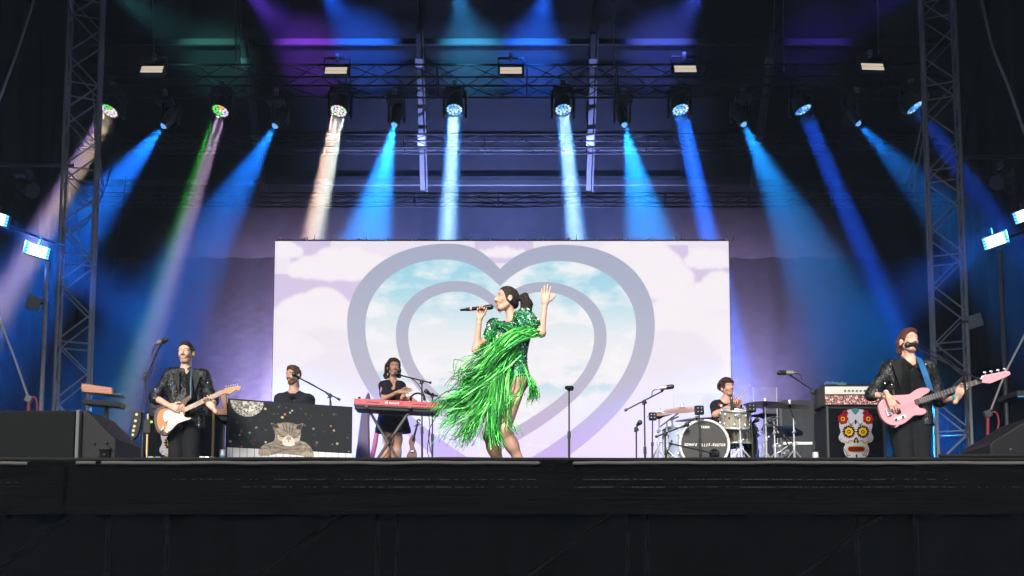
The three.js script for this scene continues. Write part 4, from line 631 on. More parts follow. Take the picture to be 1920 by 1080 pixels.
// hand: fingers along +y, palm towards +z, thumb towards side * x
function handGeo(o) {
  const s = o.side, P = [], curl = o.curl, sp = o.spread ?? 0.06, fin = [[0.03, 0.088, [0.04, 0.026, 0.02], 1.5], [0.01, 0.094, [0.045, 0.029, 0.022], 0.4], [-0.011, 0.09, [0.042, 0.027, 0.021], -0.6], [-0.03, 0.079, [0.033, 0.021, 0.018], -1.7]];
  fin.forEach(([x, y, L, a], i) => {
    const k = V(s * x, y, 0); P.push({ ...rc(V(s * x * 0.55, 0.012, -0.002), k, 0.0175, 0.0125), k: 0.014 });
    let p = k, ang = 0; const side = a * sp * s; for (let j = 0; j < 3; j++) { ang += (Array.isArray(curl) ? curl[i] : curl) * (j ? 1 : 0.75); const d = V(Math.sin(side) * Math.cos(ang), Math.cos(side) * Math.cos(ang), Math.sin(ang)), n = p.clone().addScaledVector(d, L[j]); P.push({ ...rc(p, n, 0.0098 - j * 0.0011, 0.0089 - j * 0.0011), k: 0.004 }); p = n; }
  });
  const ta = o.thumb ?? [0.9, 0.35]; let p = V(s * 0.018, 0.022, 0.006), a = ta[0]; for (let j = 0; j < 3; j++) { const d = V(s * Math.sin(a), Math.cos(a), j ? ta[1] : ta[1] * 0.5).normalize(), n = p.clone().addScaledVector(d, [0.048, 0.034, 0.027][j]); P.push({ ...rc(p, n, 0.0155 - j * 0.003, 0.0125 - j * 0.002), k: 0.007 }); p = n; a -= 0.25; }
  P.push({ ...rc(V(0, -0.05, 0), V(0, 0.012, 0), o.wrist || 0.024, 0.022), k: 0.02 });
  const g = field(P, o.cell || 0.005, 0.006, () => o.skin); g.scale(o.size || 1, o.size || 1, o.size || 1);
  const Y = o.dir.clone().normalize(), Z = o.palm.clone().addScaledVector(Y, -o.palm.dot(Y)).normalize(), X = Y.clone().cross(Z); g.applyMatrix4(new THREE.Matrix4().makeBasis(X, Y, Z)); return g.translate(o.at.x, o.at.y, o.at.z);
}
// joints: neck, head base; for each picture side A / B: sh, el, wr, hip, kn, an
function torso(J, R, g = 0) {
  const cm = J.shA.clone().lerp(J.shB, 0.5), hm = J.hipA.clone().lerp(J.hipB, 0.5), out = [], dn = hm.clone().sub(cm).normalize();
  for (const s of ['A', 'B']) { const sh = J['sh' + s].clone().lerp(cm, 0.42).addScaledVector(dn, 0.09), hp = J['hip' + s], wa = sh.clone().lerp(hp, 0.58).lerp(cm.clone().lerp(hm, 0.6), R.nip ?? 0.12);
    out.push(rc(sh, wa, R.chest + g, R.waist + g), rc(wa, hp, R.waist + g, R.hip + g), rc(J['sh' + s], J.neck.clone().lerp(cm, 0.3), R.arm[0] * 1.05 + g, R.neck * 0.95 + g), rc(J['sh' + s], sh, R.arm[0] * 1.1 + g, R.chest + g)); }
  return out;
}
const arm = (J, s, R, g = 0, to = 1) => [rc(J['sh' + s], J['el' + s], R.arm[0] + g, R.arm[1] + g), rc(J['el' + s], J['el' + s].clone().lerp(J['wr' + s], to), R.arm[1] + g, lerp(R.arm[1], R.arm[2], to) + g)];
const leg = (J, s, R, g = 0) => [rc(J['hip' + s], J['kn' + s], R.leg[0] + g, R.leg[1] + g), rc(J['kn' + s], J['kn' + s].clone().lerp(J['an' + s], 0.35), R.leg[1] + g, R.leg[1] * 1.05 + g), rc(J['kn' + s].clone().lerp(J['an' + s], 0.3), J['an' + s], R.leg[1] * 1.05 + g, R.leg[2] + g)];
const MAN = { chest: 0.105, waist: 0.1, hip: 0.1, neck: 0.058, arm: [0.053, 0.042, 0.029], leg: [0.088, 0.06, 0.042] }, WOMAN = { chest: 0.088, waist: 0.075, hip: 0.098, neck: 0.046, arm: [0.043, 0.034, 0.024], leg: [0.088, 0.056, 0.036], nip: 0.3 };
const skinMat = () => new THREE.MeshPhysicalMaterial({ color: 0xffffff, vertexColors: true, roughness: 0.5, specularIntensity: 0.7 });
function makePerson(o) {
  const J = o.J, R = o.R, S = o.skin, t = thing('person', o.label, 'person', o.base);
  const col = o.bodyColor || (() => S), body = field([...torso(J, R), rc(J.neck, J.head.clone().add(o.neckTo || V(0, -0.08, 0)), R.neck, R.neck * 0.9), ...arm(J, 'A', R), ...arm(J, 'B', R), ...leg(J, 'A', R), ...leg(J, 'B', R)], o.cell || 0.014, 0.045, col);
  const all = [body, place(headGeo({ ...o.face, skin: S }), J.head, o.headQ, o.headScale || 1)];
  for (const s of ['A', 'B']) if (o['hand' + s]) all.push(handGeo({ skin: S, at: J['wr' + s], ...o['hand' + s] }));
  part(t, 'body', MG(all), skinMat());
  return t;
}
function shoes(t, J, m) { for (const s of ['A', 'B']) { const a = J['an' + s], f = V(a.x, FLOOR0(t) + 0.045, a.z); part(t, 'shoe', field([rc(f.clone().add(V(0, 0, -0.03)), f.clone().add(V(0, -0.005, 0.17)), 0.045, 0.038), rc(f.clone().add(V(0, 0.05, -0.02)), f, 0.048, 0.045), half(f.clone().add(V(0, -0.043, 0)), V(0, -1, 0))], 0.011, 0.03), m); } }
const FLOOR0 = (t) => t.position.y;
const SEQ = new THREE.CircleGeometry(1, 6);
function sequins(t, mesh, n, r, m, name = 'sequins', lift = 0.003, tilt = 0.5) {
  const sampler = new MeshSurfaceSampler(mesh).setRandomGenerator(() => rnd()).build(), im = new THREE.InstancedMesh(SEQ, m, n), p = V(0, 0, 0), nn = V(0, 0, 0), q = new THREE.Quaternion(), x = new THREE.Matrix4(), c = new THREE.Color();
  for (let i = 0; i < n; i++) { sampler.sample(p, nn); nn.add(V(rnd(-tilt, tilt), rnd(-tilt, tilt), rnd(-tilt, tilt))).normalize(); q.setFromUnitVectors(V(0, 0, 1), nn); const s = r * rnd(0.8, 1.2); im.setMatrixAt(i, x.compose(p.addScaledVector(nn, lift), q, V(s, s, s))); if (m.userData.tints) im.setColorAt(i, c.setRGB(...m.userData.tints[Math.floor(rnd(0, m.userData.tints.length))])); }
  im.name = name; im.userData.kind = 'stuff'; im.castShadow = im.receiveShadow = true; t.add(im); return im;
}
const hairMat = (c) => new THREE.MeshPhysicalMaterial({ color: lin(...c), roughness: 0.58, specularIntensity: 0.6, bumpMap: cl(texStreak, 5), bumpScale: 0.012 });
const hairCap = (cut = V(0, 0.058, 0.07), n = V(0, -0.5, 0.85), g = 0.01, extra = []) => [el(V(0, 0.036, -0.014), V(0.078 + g, 0.089 + g, 0.099 + g)), ...extra, half(cut, n, 0.012), sub(el(V(-0.085, -0.012, 0.0), V(0.02, 0.034, 0.022)), 0.008), sub(el(V(0.085, -0.012, 0.0), V(0.02, 0.034, 0.022)), 0.008)];
const hairWarp = (f, a) => (x, y, z) => a * noise.noise(x * f, y * f * 0.6, z * f);
const blackCloth = cloth(lin(0.011, 0.011, 0.012), { specularIntensity: 0.25, roughness: 0.85, bumpMap: cl(texCloth, 3), bumpScale: 0.002 }), teeCloth = cloth(lin(0.009), { specularIntensity: 0.2 }), satin = cloth(lin(0.009), { roughness: 0.6, specularIntensity: 0.4 });
const jacketM = mat(lin(0.008), 0.55, 0.1), seqBlack = new THREE.MeshStandardMaterial({ color: 0xffffff, roughness: 0.22, metalness: 0.85 });
seqBlack.userData.tints = [[0.02, 0.02, 0.022], [0.03, 0.03, 0.03], [0.07, 0.065, 0.058], [0.14, 0.13, 0.11], [0.03, 0.05, 0.09], [0.012, 0.012, 0.012], [0.012, 0.012, 0.012], [0.008, 0.008, 0.008]];
const wrinkle = (f, a) => (x, y, z) => a * (noise.noise(x * f, y * f * 0.7, z * f) + 0.5 * noise.noise(x * f * 2.2, y * f * 1.7, z * f * 2.2));

// jacket with an open front: shirt shows between the lapels
function jacket(t, J, R, to, bottom, open) {
  const cm = J.shA.clone().lerp(J.shB, 0.5), g = 0.017, prims = [...torso(J, R, g), ...arm(J, 'A', R, g + 0.003, to), ...arm(J, 'B', R, g + 0.003, to)];
  for (const s of ['A', 'B']) prims.push(rc(J['hip' + s].clone().lerp(J['sh' + s], 0.15), J['hip' + s].clone().add(V(s === 'A' ? -0.02 : 0.02, -0.05, 0.0)), R.hip + g, R.hip + g + 0.01));
  for (const c of open) prims.push(sub(c, 0.012));
  prims.push(half(V(0, bottom, 0), V(0, -1, 0)));
  const m = part(t, 'jacket', field(prims, 0.011, 0.035, null, wrinkle(13, 0.013)), jacketM); sequins(t, m, 7000, 0.005, seqBlack, 'sequins', 0.002, 0.6); return m;
}
function trousers(t, J, R, waistY, m = blackCloth) { return part(t, 'trousers', field([...leg(J, 'A', R, 0.018), ...leg(J, 'B', R, 0.018), rc(J.hipA, J.hipA.clone().lerp(J.shA, 0.3), R.hip + 0.012, R.waist + 0.01), rc(J.hipB, J.hipB.clone().lerp(J.shB, 0.3), R.hip + 0.012, R.waist + 0.01), half(V(0, waistY, 0), V(0, 1, 0))], 0.012, 0.04, null, wrinkle(14, 0.006)), m); }
function shirt(t, J, R, bottom, m = teeCloth, name = 't_shirt', to = 0, neck = 0.06) {
  const pr = [...torso(J, R, 0.009)]; if (to > 0) for (const s of ['A', 'B']) pr.push(rc(J['sh' + s], J['sh' + s].clone().lerp(J['el' + s], to), R.arm[0] + 0.016, lerp(R.arm[0], R.arm[1], to) + 0.02));
  pr.push(sub(rc(J.neck.clone().add(V(0, 0.005, 0.03)), J.neck.clone().add(V(0, 0.2, 0.08)), neck, neck), 0.01), half(V(0, bottom, 0), V(0, -1, 0))); return part(t, name, field(pr, 0.012, 0.04, null, wrinkle(12, 0.005)), m);
}

// ------------------------------------------------------------------ the singer
function singer() {
  const z = -1.8, p = (u, v, d = 0) => at(u, v, z + d), S = [0.62, 0.35, 0.25];
  const J = { head: p(949, 562, 0), neck: p(962, 607, -0.01), shA: p(932, 618, -0.08), shB: p(984, 610, 0.1), elA: p(893, 656, 0.02), wrA: p(899, 599, 0.055), elB: p(1015, 624, 0.16), wrB: p(1022, 570, 0.1), hipA: p(946, 712, -0.06), hipB: p(972, 712, 0.07), knA: p(917, 815, -0.1), knB: p(946, 806, 0.12), anA: V(p(944, 880, -0.28).x, FLOOR + 0.14, z - 0.28), anB: V(p(984, 880, -0.06).x, FLOOR + 0.14, z - 0.06) };
  const hq = Q(0.02, -1.2, 0).multiply(Q(-0.12, 0, 0));
  const t = makePerson({ label: 'singer in a green tinsel fringe dress, one hand raised, microphone at her mouth', base: V(p(955, 860).x, FLOOR, z), J, R: WOMAN, skin: S, cell: 0.011, face: { female: true, smile: true, closed: true, lip: [0.35, 0.05, 0.06], brow: [0.04, 0.02, 0.015], shadowed: [0.25, 0.03, 0.08] }, headQ: hq, headScale: 0.98, neckTo: V(0.03, -0.09, -0.02),
    handA: { side: 1, dir: V(0.12, 1, 0.0), palm: V(0.1, 0, 1), curl: [0.95, 1, 1, 1], cell: 0.0035, thumb: [0.6, 0.8], size: 0.9 }, handB: { side: -1, dir: V(0.06, 1, 0.02), palm: V(0.12, 0, -1), curl: 0.1, spread: 0.1, cell: 0.0035, thumb: [0.95, 0.2], size: 0.98 } });
  // hair with ponytail
  const hair = hairMat([0.022, 0.011, 0.008]);
  part(t, 'hair', place(field(hairCap(V(0, 0.062, 0.06), V(0, -0.42, 0.9), 0.009, [el(V(0, 0.02, -0.06), V(0.07, 0.08, 0.06)), rc(V(-0.06, 0, -0.045), V(0, -0.03, -0.09), 0.02, 0.03), rc(V(0.06, 0, -0.045), V(0, -0.03, -0.09), 0.02, 0.03)]), 0.006, 0.03, null, hairWarp(60, 0.002)), J.head, hq, 0.98), hair);
  const pt = (u, v, d) => p(u, v, d);
  part(t, 'ponytail', field([rc(pt(973, 560, -0.01), pt(984, 556, 0.0), 0.024, 0.032), rc(pt(984, 556, 0.0), pt(990, 570, 0.01), 0.034, 0.042), rc(pt(990, 570, 0.01), pt(989, 590, 0.01), 0.042, 0.04), rc(pt(989, 590, 0.01), pt(994, 612, 0.0), 0.038, 0.015), rc(pt(980, 562, 0), pt(979, 588, 0), 0.02, 0.022)], 0.007, 0.02, null, hairWarp(45, 0.006)), hair);
  part(t, 'hair_tie', new THREE.TorusGeometry(0.022, 0.007, 8, 16).rotateY(1.4).translate(pt(977, 560, -0.02).x, pt(977, 560, 0).y, z - 0.02), mat(lin(0.7), 0.3, 0.6));
  part(t, 'earpiece', ball(pt(957, 561, 0.083), 0.009, 1, 1.2, 0.7), mat(lin(0.8), 0.25)); part(t, 'ring', new THREE.TorusGeometry(0.011, 0.003, 6, 14).rotateX(1.5).translate(pt(1026, 541, 0.11).x, pt(1026, 541, 0.11).y, z + 0.1), M.chrome);
  // bodysuit of sequins
  const green = new THREE.MeshStandardMaterial({ color: lin(0.02, 0.2, 0.06), roughness: 0.4, metalness: 0.5 }), gs = [...torso(J, WOMAN, 0.012), el(p(948, 645, 0.1), V(0.075, 0.07, 0.07)), el(p(935, 648, 0.0), V(0.06, 0.065, 0.08)), half(p(960, 726), V(0.25, -1, 0.25))];
  gs.push(sub(el(p(938, 616, 0.14), V(0.07, 0.1, 0.1)), 0.012), sub(rc(J.neck, J.head, 0.062, 0.07), 0.01));
  const suit = part(t, 'bodysuit', field(gs, 0.01, 0.035), green);
  const seqG = new THREE.MeshStandardMaterial({ color: 0xffffff, roughness: 0.2, metalness: 0.8 }); seqG.userData.tints = [[0.08, 0.65, 0.18], [0.03, 0.42, 0.13], [0.15, 0.85, 0.3], [0.3, 0.8, 0.5], [0.01, 0.12, 0.06], [0.15, 0.4, 0.5], [0.5, 0.35, 0.2], [0.7, 0.85, 0.75]];
  seed(8); sequins(t, suit, 5200, 0.0062, seqG, 'sequins', 0.003, 0.7);
  const puffB = part(t, 'puff_sleeve', field([el(p(982, 600, 0.1), V(0.1, 0.1, 0.1)), el(p(997, 612, 0.12), V(0.1, 0.075, 0.09))], 0.012, 0.04, null, wrinkle(22, 0.016)), green), puffA = part(t, 'puff_sleeve', field([el(p(927, 613, -0.06), V(0.07, 0.075, 0.08)), rc(p(927, 615, -0.06), p(915, 632, -0.03), 0.06, 0.05)], 0.012, 0.04, null, wrinkle(22, 0.012)), green);
  sequins(t, puffB, 2600, 0.0085, seqG, 'sequins', 0.006, 1.0); sequins(t, puffA, 1400, 0.007, seqG, 'sequins', 0.004, 0.9);
  // tinsel fringe, in the locks it falls in
  seed(42);
  const tinsel = new THREE.MeshStandardMaterial({ color: 0xffffff, vertexColors: true, roughness: 0.42, metalness: 0.3, side: THREE.DoubleSide });
  const TINT = [[0.06, 0.6, 0.05], [0.12, 0.78, 0.1], [0.03, 0.4, 0.03], [0.006, 0.08, 0.014], [0.26, 0.78, 0.2], [0.012, 0.2, 0.03], [0.05, 0.48, 0.1], [0.12, 0.62, 0.1], [0.004, 0.05, 0.01], [0.01, 0.14, 0.02]];
  const gauss = () => (rnd() + rnd() + rnd()) / 1.5 - 1;
  // guides: lists of [u, v, dz, spread u, spread v]
  function lock(n, guide, w = 0.0052, curl = 0.012) {
    const P = [], N = [], C = [], I = [];
    for (let k = 0; k < n; k++) {
      const a = rnd(-1, 1), b = gauss(), b2 = gauss(), stop = rnd(0.72, 1), tint = TINT[Math.floor(rnd(0, TINT.length))], ph = rnd(0, 6), wf = rnd(2, 6), tw = rnd(-9, 9), wid = w * rnd(0.6, 1.3);
      const pts = guide.map(([u, v, d, su, sv, axis], i) => { const s = i / (guide.length - 1); return axis ? p(u + a * su, v + a * sv, d + b * 0.02) : p(u + lerp(a, b, 0.5 + 0.5 * s) * su, v + lerp(b2, b, 0.3) * sv, d + b2 * 0.05 * (0.4 + s)); });
      const c = new THREE.CatmullRomCurve3(pts, false, 'centripetal'), m = 16, b0 = P.length / 3; let prev = null;
      for (let i = 0; i <= m; i++) {
        const s = i / m * stop, q = c.getPoint(s), d = c.getTangent(s), am = curl * 1.3 * s * s; q.x += am * Math.sin(ph + s * wf * 3); q.y += am * 1.2 * Math.sin(ph * 2 + s * wf * 4); q.z += am * Math.cos(ph + s * wf * 5);
        const sd = V(Math.sin(tw * s + ph), 0.3, Math.cos(tw * s + ph)).cross(d).normalize(), nr = d.clone().cross(sd); P.push(q.x + sd.x * wid, q.y + sd.y * wid, q.z + sd.z * wid, q.x - sd.x * wid, q.y - sd.y * wid, q.z - sd.z * wid); N.push(nr.x, nr.y, nr.z, nr.x, nr.y, nr.z);
        const j = rnd(0.75, 1.25); for (let e = 0; e < 2; e++) C.push(...tint.map((x) => x * j)); if (i) I.push(b0 + i * 2 - 2, b0 + i * 2 - 1, b0 + i * 2, b0 + i * 2 - 1, b0 + i * 2 + 1, b0 + i * 2);
      }
    }
    const g = new THREE.BufferGeometry(); g.setAttribute('position', new THREE.Float32BufferAttribute(P, 3)); g.setAttribute('normal', new THREE.Float32BufferAttribute(N, 3)); g.setAttribute('color', new THREE.Float32BufferAttribute(C, 3)); g.setIndex(I); g.computeVertexNormals();
    part(t, 'tinsel_fringe', g, tinsel, null, 'stuff');
  }
  lock(272, [[1008, 624, 0.22, 14, 7, 1], [975, 634, 0.25, 12, 8], [935, 660, 0.25, 12, 13], [902, 700, 0.2, 18, 15], [862, 742, 0.16, 34, 24]], 0.0026, 0.02);            // sweep from the raised sleeve
  lock(176, [[1000, 615, 0.2, 14, 6, 1], [965, 622, 0.24, 12, 7], [930, 652, 0.24, 12, 12], [902, 690, 0.2, 20, 16], [872, 718, 0.18, 30, 20]], 0.0026, 0.025);
  lock(400, [[948, 642, 0.2, 24, 10, 1], [932, 690, 0.2, 18, 12], [924, 740, 0.2, 20, 18], [924, 795, 0.2, 18, 18], [929, 838, 0.2, 24, 18]], 0.0026, 0.02);                  // straight fall in front
  lock(144, [[950, 650, 0.18, 22, 14, 1], [925, 700, 0.2, 14, 12], [898, 742, 0.2, 16, 14], [860, 772, 0.18, 26, 20], [826, 796, 0.16, 34, 24]], 0.0026, 0.03);               // lower sweep
  lock(176, [[945, 670, 0.16, 18, 14, 1], [920, 720, 0.18, 15, 14], [904, 765, 0.18, 17, 14], [880, 805, 0.18, 26, 16], [860, 838, 0.16, 36, 16]], 0.0026, 0.035);
  lock(60, [[958, 655, 0.2, 20, 10, 1], [930, 695, 0.22, 18, 16], [885, 730, 0.22, 24, 18], [845, 752, 0.2, 26, 16], [815, 772, 0.18, 26, 14]], 0.004, 0.035);
  lock(26, [[950, 640, 0.2, 16, 10, 1], [905, 665, 0.22, 14, 16], [868, 690, 0.2, 22, 22], [840, 715, 0.18, 26, 26]], 0.0026, 0.05);
  lock(30, [[950, 690, 0.2, 14, 10, 1], [900, 770, 0.22, 18, 20], [860, 810, 0.2, 30, 26], [838, 830, 0.18, 34, 28]], 0.0026, 0.05);
  lock(40, [[960, 650, 0.2, 20, 10, 1], [920, 680, 0.22, 18, 16], [880, 705, 0.22, 20, 14], [850, 725, 0.2, 24, 14]], 0.0035, 0.04);
  lock(90, [[985, 690, 0.14, 8, 14, 1], [994, 712, 0.16, 9, 9], [1001, 734, 0.15, 11, 12], [996, 752, 0.14, 16, 12]], 0.0032, 0.04);                                         // over the hip
  lock(26, [[958, 690, 0.2, 10, 14, 1], [948, 745, 0.24, 14, 14], [950, 785, 0.24, 16, 16], [964, 814, 0.22, 20, 14]], 0.0036, 0.04);
  lock(18, [[980, 700, 0.18, 8, 8, 1], [975, 735, 0.24, 12, 12], [955, 760, 0.26, 14, 12], [938, 790, 0.22, 18, 14]], 0.0032, 0.045);
  lock(36, [[925, 622, 0.0, 8, 10, 1], [915, 640, 0.05, 8, 8], [904, 655, 0.08, 10, 8], [892, 662, 0.1, 12, 10]], 0.0026, 0.03);                                            // off the mic arm
  lock(50, [[930, 607, 0.06, 10, 4, 1], [950, 612, 0.16, 8, 4], [975, 622, 0.22, 8, 5], [1000, 630, 0.22, 10, 4]], 0.005, 0.006);                                            // neckline band
  for (const [u0, v0, u1, v1] of [[930, 607, 912, 640], [942, 612, 930, 648]]) part(t, 'strap', cyl(p(u0, v0, 0.1), p(u1, v1, 0.08), 0.006, 0.006, 6), green);
  for (const s of ['A', 'B']) { const a = J['an' + s], f = V(a.x, FLOOR, a.z); part(t, 'shoe', MG([field([rc(f.clone().add(V(-0.1, 0.02, 0)), f.clone().add(V(0.02, 0.09, 0)), 0.03, 0.036), rc(f.clone().add(V(0.02, 0.09, 0)), a, 0.036, 0.04), half(f.clone().add(V(0, 0.003, 0)), V(0, -1, 0))], 0.009, 0.03), cyl(f.clone().add(V(0.04, 0.001, 0)), f.clone().add(V(0.035, 0.09, 0)), 0.008, 0.018)]), mat(lin(0.1, 0.4, 0.15), 0.3, 0.5)); }
  // her microphone
  const tip = p(922, 575.5, 0.09), tail = p(863, 581.5, 0.03), d = tail.clone().sub(tip).normalize(), L = tip.distanceTo(tail), k = (x) => tip.clone().addScaledVector(d, L * x), mc = thing('handheld_microphone', 'black wireless microphone with a pink band in the singer\'s hand', 'microphone', k(0.5));
  part(mc, 'grille', MG([cyl(k(0.02), k(0.18), 0.024, 0.024, 18), ball(k(0.02), 0.024, 1, 1, 1, 16), cyl(k(0.18), k(0.24), 0.024, 0.018, 18)]), M.blackMetal); part(mc, 'handle', cyl(k(0.23), k(0.8), 0.0185, 0.0165, 18), M.black); part(mc, 'band', cyl(k(0.62), k(0.68), 0.0188, 0.0184, 18), mat(lin(0.75, 0.25, 0.35), 0.5)); part(mc, 'antenna', cyl(k(0.8), k(1), 0.013, 0.009, 12), M.rubber);
}
singer();

// ------------------------------------------------------------------ guitars
function fretted(t, o) { // neck, frets, strings, headstock, tuners; o.a body end, o.b nut, o.hs outline of the headstock
  const d = o.b.clone().sub(o.a), L = d.length(), q = new THREE.Quaternion().setFromUnitVectors(V(1, 0, 0), d.clone().normalize()), mid = o.a.clone().add(o.b).multiplyScalar(0.5);
  part(t, 'neck', rbox(L, o.w, 0.022, mid.clone().add(V(0, 0, -0.012)), q, 0.01), o.neckM); const fb = part(t, 'fingerboard', rbox(L + 0.01, o.w + 0.001, 0.006, mid.clone().add(V(0, 0, 0.002)), q, 0.002), o.boardM);
  const fg = new THREE.BoxGeometry(0.003, o.w, 0.003); for (let k = 1; k < o.frets; k++) { const f = 1 - (1 - 2 ** (-k / 12)) * 1.36; if (f < 0.02) break; piece(fb, 'fret', fg, M.chrome, o.a.clone().lerp(o.b, f).add(V(0, 0, 0.0058)), q); }
  const up = V(0, 1, 0).applyQuaternion(q); for (let k = 0; k < o.strings; k++) { const f = (k / (o.strings - 1) - 0.5) * o.w * 0.8; part(t, 'string', cyl(o.bridge.clone().addScaledVector(up, f * 1.2).add(V(0, 0, 0.008)), o.b.clone().addScaledVector(up, f * 0.8).add(V(0, 0, 0.009)), 0.0009, 0.0009, 4), M.chrome); }
  part(t, 'headstock', prism(o.hs, 0.016, 0.003).translate(0, 0, o.b.z - 0.016), o.headM);
  o.pegs.forEach((g) => { part(t, 'tuning_peg', MG([cyl(g.clone().add(V(0, 0, -0.01)), g.clone().add(V(0, 0, 0.014)), o.pr * 0.45, o.pr * 0.4, 8), ...(o.keys ? [] : [ball(g.clone().addScaledVector(up, 0.03), o.pr * 0.6, 1, 1, 0.6, 8)])]), M.chrome); });
  (o.keys || []).forEach((g) => part(t, 'tuning_key', MG([ball(g, 0.017, 1.15, 0.6, 0.35, 10), cyl(g, g.clone().addScaledVector(up, -0.03), 0.004)]), M.chrome));
}
function guitarist() {
  const z = -3.6, p = (u, v, d = 0) => at(u, v, z + d), S = [0.58, 0.34, 0.25], zz = (x, y, d = 0) => p(270 + x / 4.5, 630 + y / 4.5, d);
  const J = { head: p(349, 663, 0.03), neck: p(349, 697, 0), shA: p(321, 704, 0), shB: p(380, 705, 0), elA: p(291, 746, 0.02), wrA: p(318, 761, 0.22), elB: p(399, 750, -0.02), wrB: p(400, 766, 0.2), hipA: p(332, 792, 0), hipB: p(360, 792, 0), knA: p(330, 862, 0.03), knB: p(361, 862, 0.0), anA: V(p(328, 862).x, FLOOR + 0.09, z), anB: V(p(364, 862).x, FLOOR + 0.09, z - 0.02) };
  const hq = Q(-0.03, -0.04, 0.03, 'YXZ'), t = makePerson({ label: 'guitarist in a black sequin jacket and black jeans', base: V(p(345, 860).x, FLOOR, z), J, R: MAN, skin: S, face: { brow: [0.015, 0.012, 0.01], closed: true, beard: { c: [0.2, 0.13, 0.1], jaw: 0.42, mo: 0.35 } }, headQ: hq, headScale: 1.02,
    handA: { side: 1, dir: V(0.9, -0.3, 0.05), palm: V(0, -0.1, -1), curl: 0.55, size: 1.02 }, handB: { side: -1, dir: V(-0.55, 0.75, -0.1), palm: V(0.1, 0, 1), curl: [0.75, 0.8, 0.85, 0.9], size: 1.0, thumb: [0.3, -0.3] } });
  part(t, 'hair', place(field(hairCap(V(0, 0.066, 0.066), V(0, -0.5, 0.86), 0.007, [el(V(0, 0.095, 0.02), V(0.06, 0.035, 0.07))]), 0.007, 0.03, null, hairWarp(70, 0.003)), J.head, hq, 1.02), hairMat([0.012, 0.01, 0.01]));
  trousers(t, J, MAN, p(345, 770).y); shirt(t, J, MAN, p(345, 790).y);
  jacket(t, J, MAN, 0.12, p(345, 806).y, [rc(p(350, 692, 0.22), p(351, 740, 0.25), 0.16, 0.165), rc(p(351, 740, 0.25), p(347, 815, 0.25), 0.155, 0.2)]);
  for (const [a, b, c] of [[zz(300, 262, 0.12), zz(240, 330, 0.17), zz(285, 480, 0.17)], [zz(415, 270, 0.12), zz(470, 330, 0.17), zz(420, 470, 0.17)]]) part(t, 'lapel', prism([a, b, c, a.clone().lerp(c, 0.5).add(V((a.x - b.x) * 0.15, 0, 0))].map((v) => V(v.x, v.y, 0)), 0.012, 0.003).translate(0, 0, b.z - 0.045), satin);
  shoes(t, J, M.black); part(t, 'earpiece', ball(p(362.5, 665, 0.0), 0.012), M.black);
  // guitar
  const gz = 0.2, sb = zz(330, 640, gz), outline = smoothOutline([[398, 508], [368, 505], [330, 528], [290, 560], [235, 580], [180, 582], [135, 592], [100, 620], [80, 680], [84, 750], [108, 808], [148, 838], [190, 836], [232, 802], [285, 748], [340, 722], [385, 712], [402, 695], [388, 684], [352, 682], [334, 660], [338, 610], [365, 560], [398, 525]].map(([x, y]) => zz(x, y, gz)), 90);
  const g = thing('electric_guitar', 'sunburst electric guitar with a cream pickguard played by the guitarist', 'guitar', zz(230, 690, gz));
  const burst = new THREE.MeshPhysicalMaterial({ color: 0xffffff, vertexColors: true, roughness: 0.25, clearcoat: 0.8, clearcoatRoughness: 0.1 });
  const bg = prism(outline, 0.045, 0.008, 3).translate(0, 0, z + gz - 0.05); { const c0 = zz(225, 700, gz), P = bg.attributes.position, C = []; for (let i = 0; i < P.count; i++) { let m = 9; for (const o of outline) m = Math.min(m, Math.hypot(P.getX(i) - o.x, P.getY(i) - o.y)); const inside = smooth(0.0, 0.09, Math.hypot(P.getX(i) - c0.x, P.getY(i) - c0.y) < 0.001 ? 1 : m); C.push(...mixc([0.06, 0.025, 0.012], [0.5, 0.22, 0.06], inside)); } bg.setAttribute('color', new THREE.Float32BufferAttribute(C, 3)); }
  part(g, 'body', bg, burst); // finer centre of the finish
  part(g, 'sunburst', prism(smoothOutline([[130, 630], [180, 610], [270, 600], [330, 570], [345, 610], [330, 690], [280, 725], [225, 775], [170, 812], [125, 780], [108, 700]].map(([x, y]) => zz(x, y, gz)), 60), 0.004, 0.001).translate(0, 0, z + gz - 0.0065), new THREE.MeshPhysicalMaterial({ color: lin(0.42, 0.17, 0.05), roughness: 0.25, clearcoat: 0.8 }));
  part(g, 'pickguard', prism(smoothOutline([[168, 650], [205, 625], [320, 588], [334, 605], [330, 660], [348, 688], [392, 697], [340, 716], [282, 740], [232, 790], [192, 816], [180, 792], [202, 742], [170, 700]].map(([x, y]) => zz(x, y, gz)), 70), 0.004, 0.001).translate(0, 0, z + gz - 0.002), mat(lin(0.72, 0.66, 0.52), 0.35));
  const a = zz(325, 632, gz), b = zz(665, 472, gz + 0.0), ax = b.clone().sub(a).normalize(), q = new THREE.Quaternion().setFromUnitVectors(V(1, 0, 0), ax);
  for (const x of [205, 240, 278]) part(g, 'pickup', rbox(0.016, 0.075, 0.012, a.clone().lerp(b, (x - 325) / 340).add(V(0, 0, 0.006)), q, 0.004), mat(lin(0.7, 0.66, 0.56), 0.4));
  part(g, 'bridge', rbox(0.035, 0.07, 0.014, a.clone().lerp(b, -0.42).add(V(0, 0, 0.008)), q, 0.004), M.chrome); part(g, 'jack_plate', rbox(0.022, 0.055, 0.008, zz(158, 782, gz + 0.002), Q(0, 0, -0.5), 0.006), M.chrome);
  for (const [x, y] of [[235, 748], [215, 775], [198, 796]]) part(g, 'knob', cyl(zz(x, y, gz), zz(x, y, gz + 0.016), 0.012, 0.01, 12), M.white);
  const maple = mat(lin(0.5, 0.26, 0.09), 0.35, 0, { map: cl(texWood, 4) });
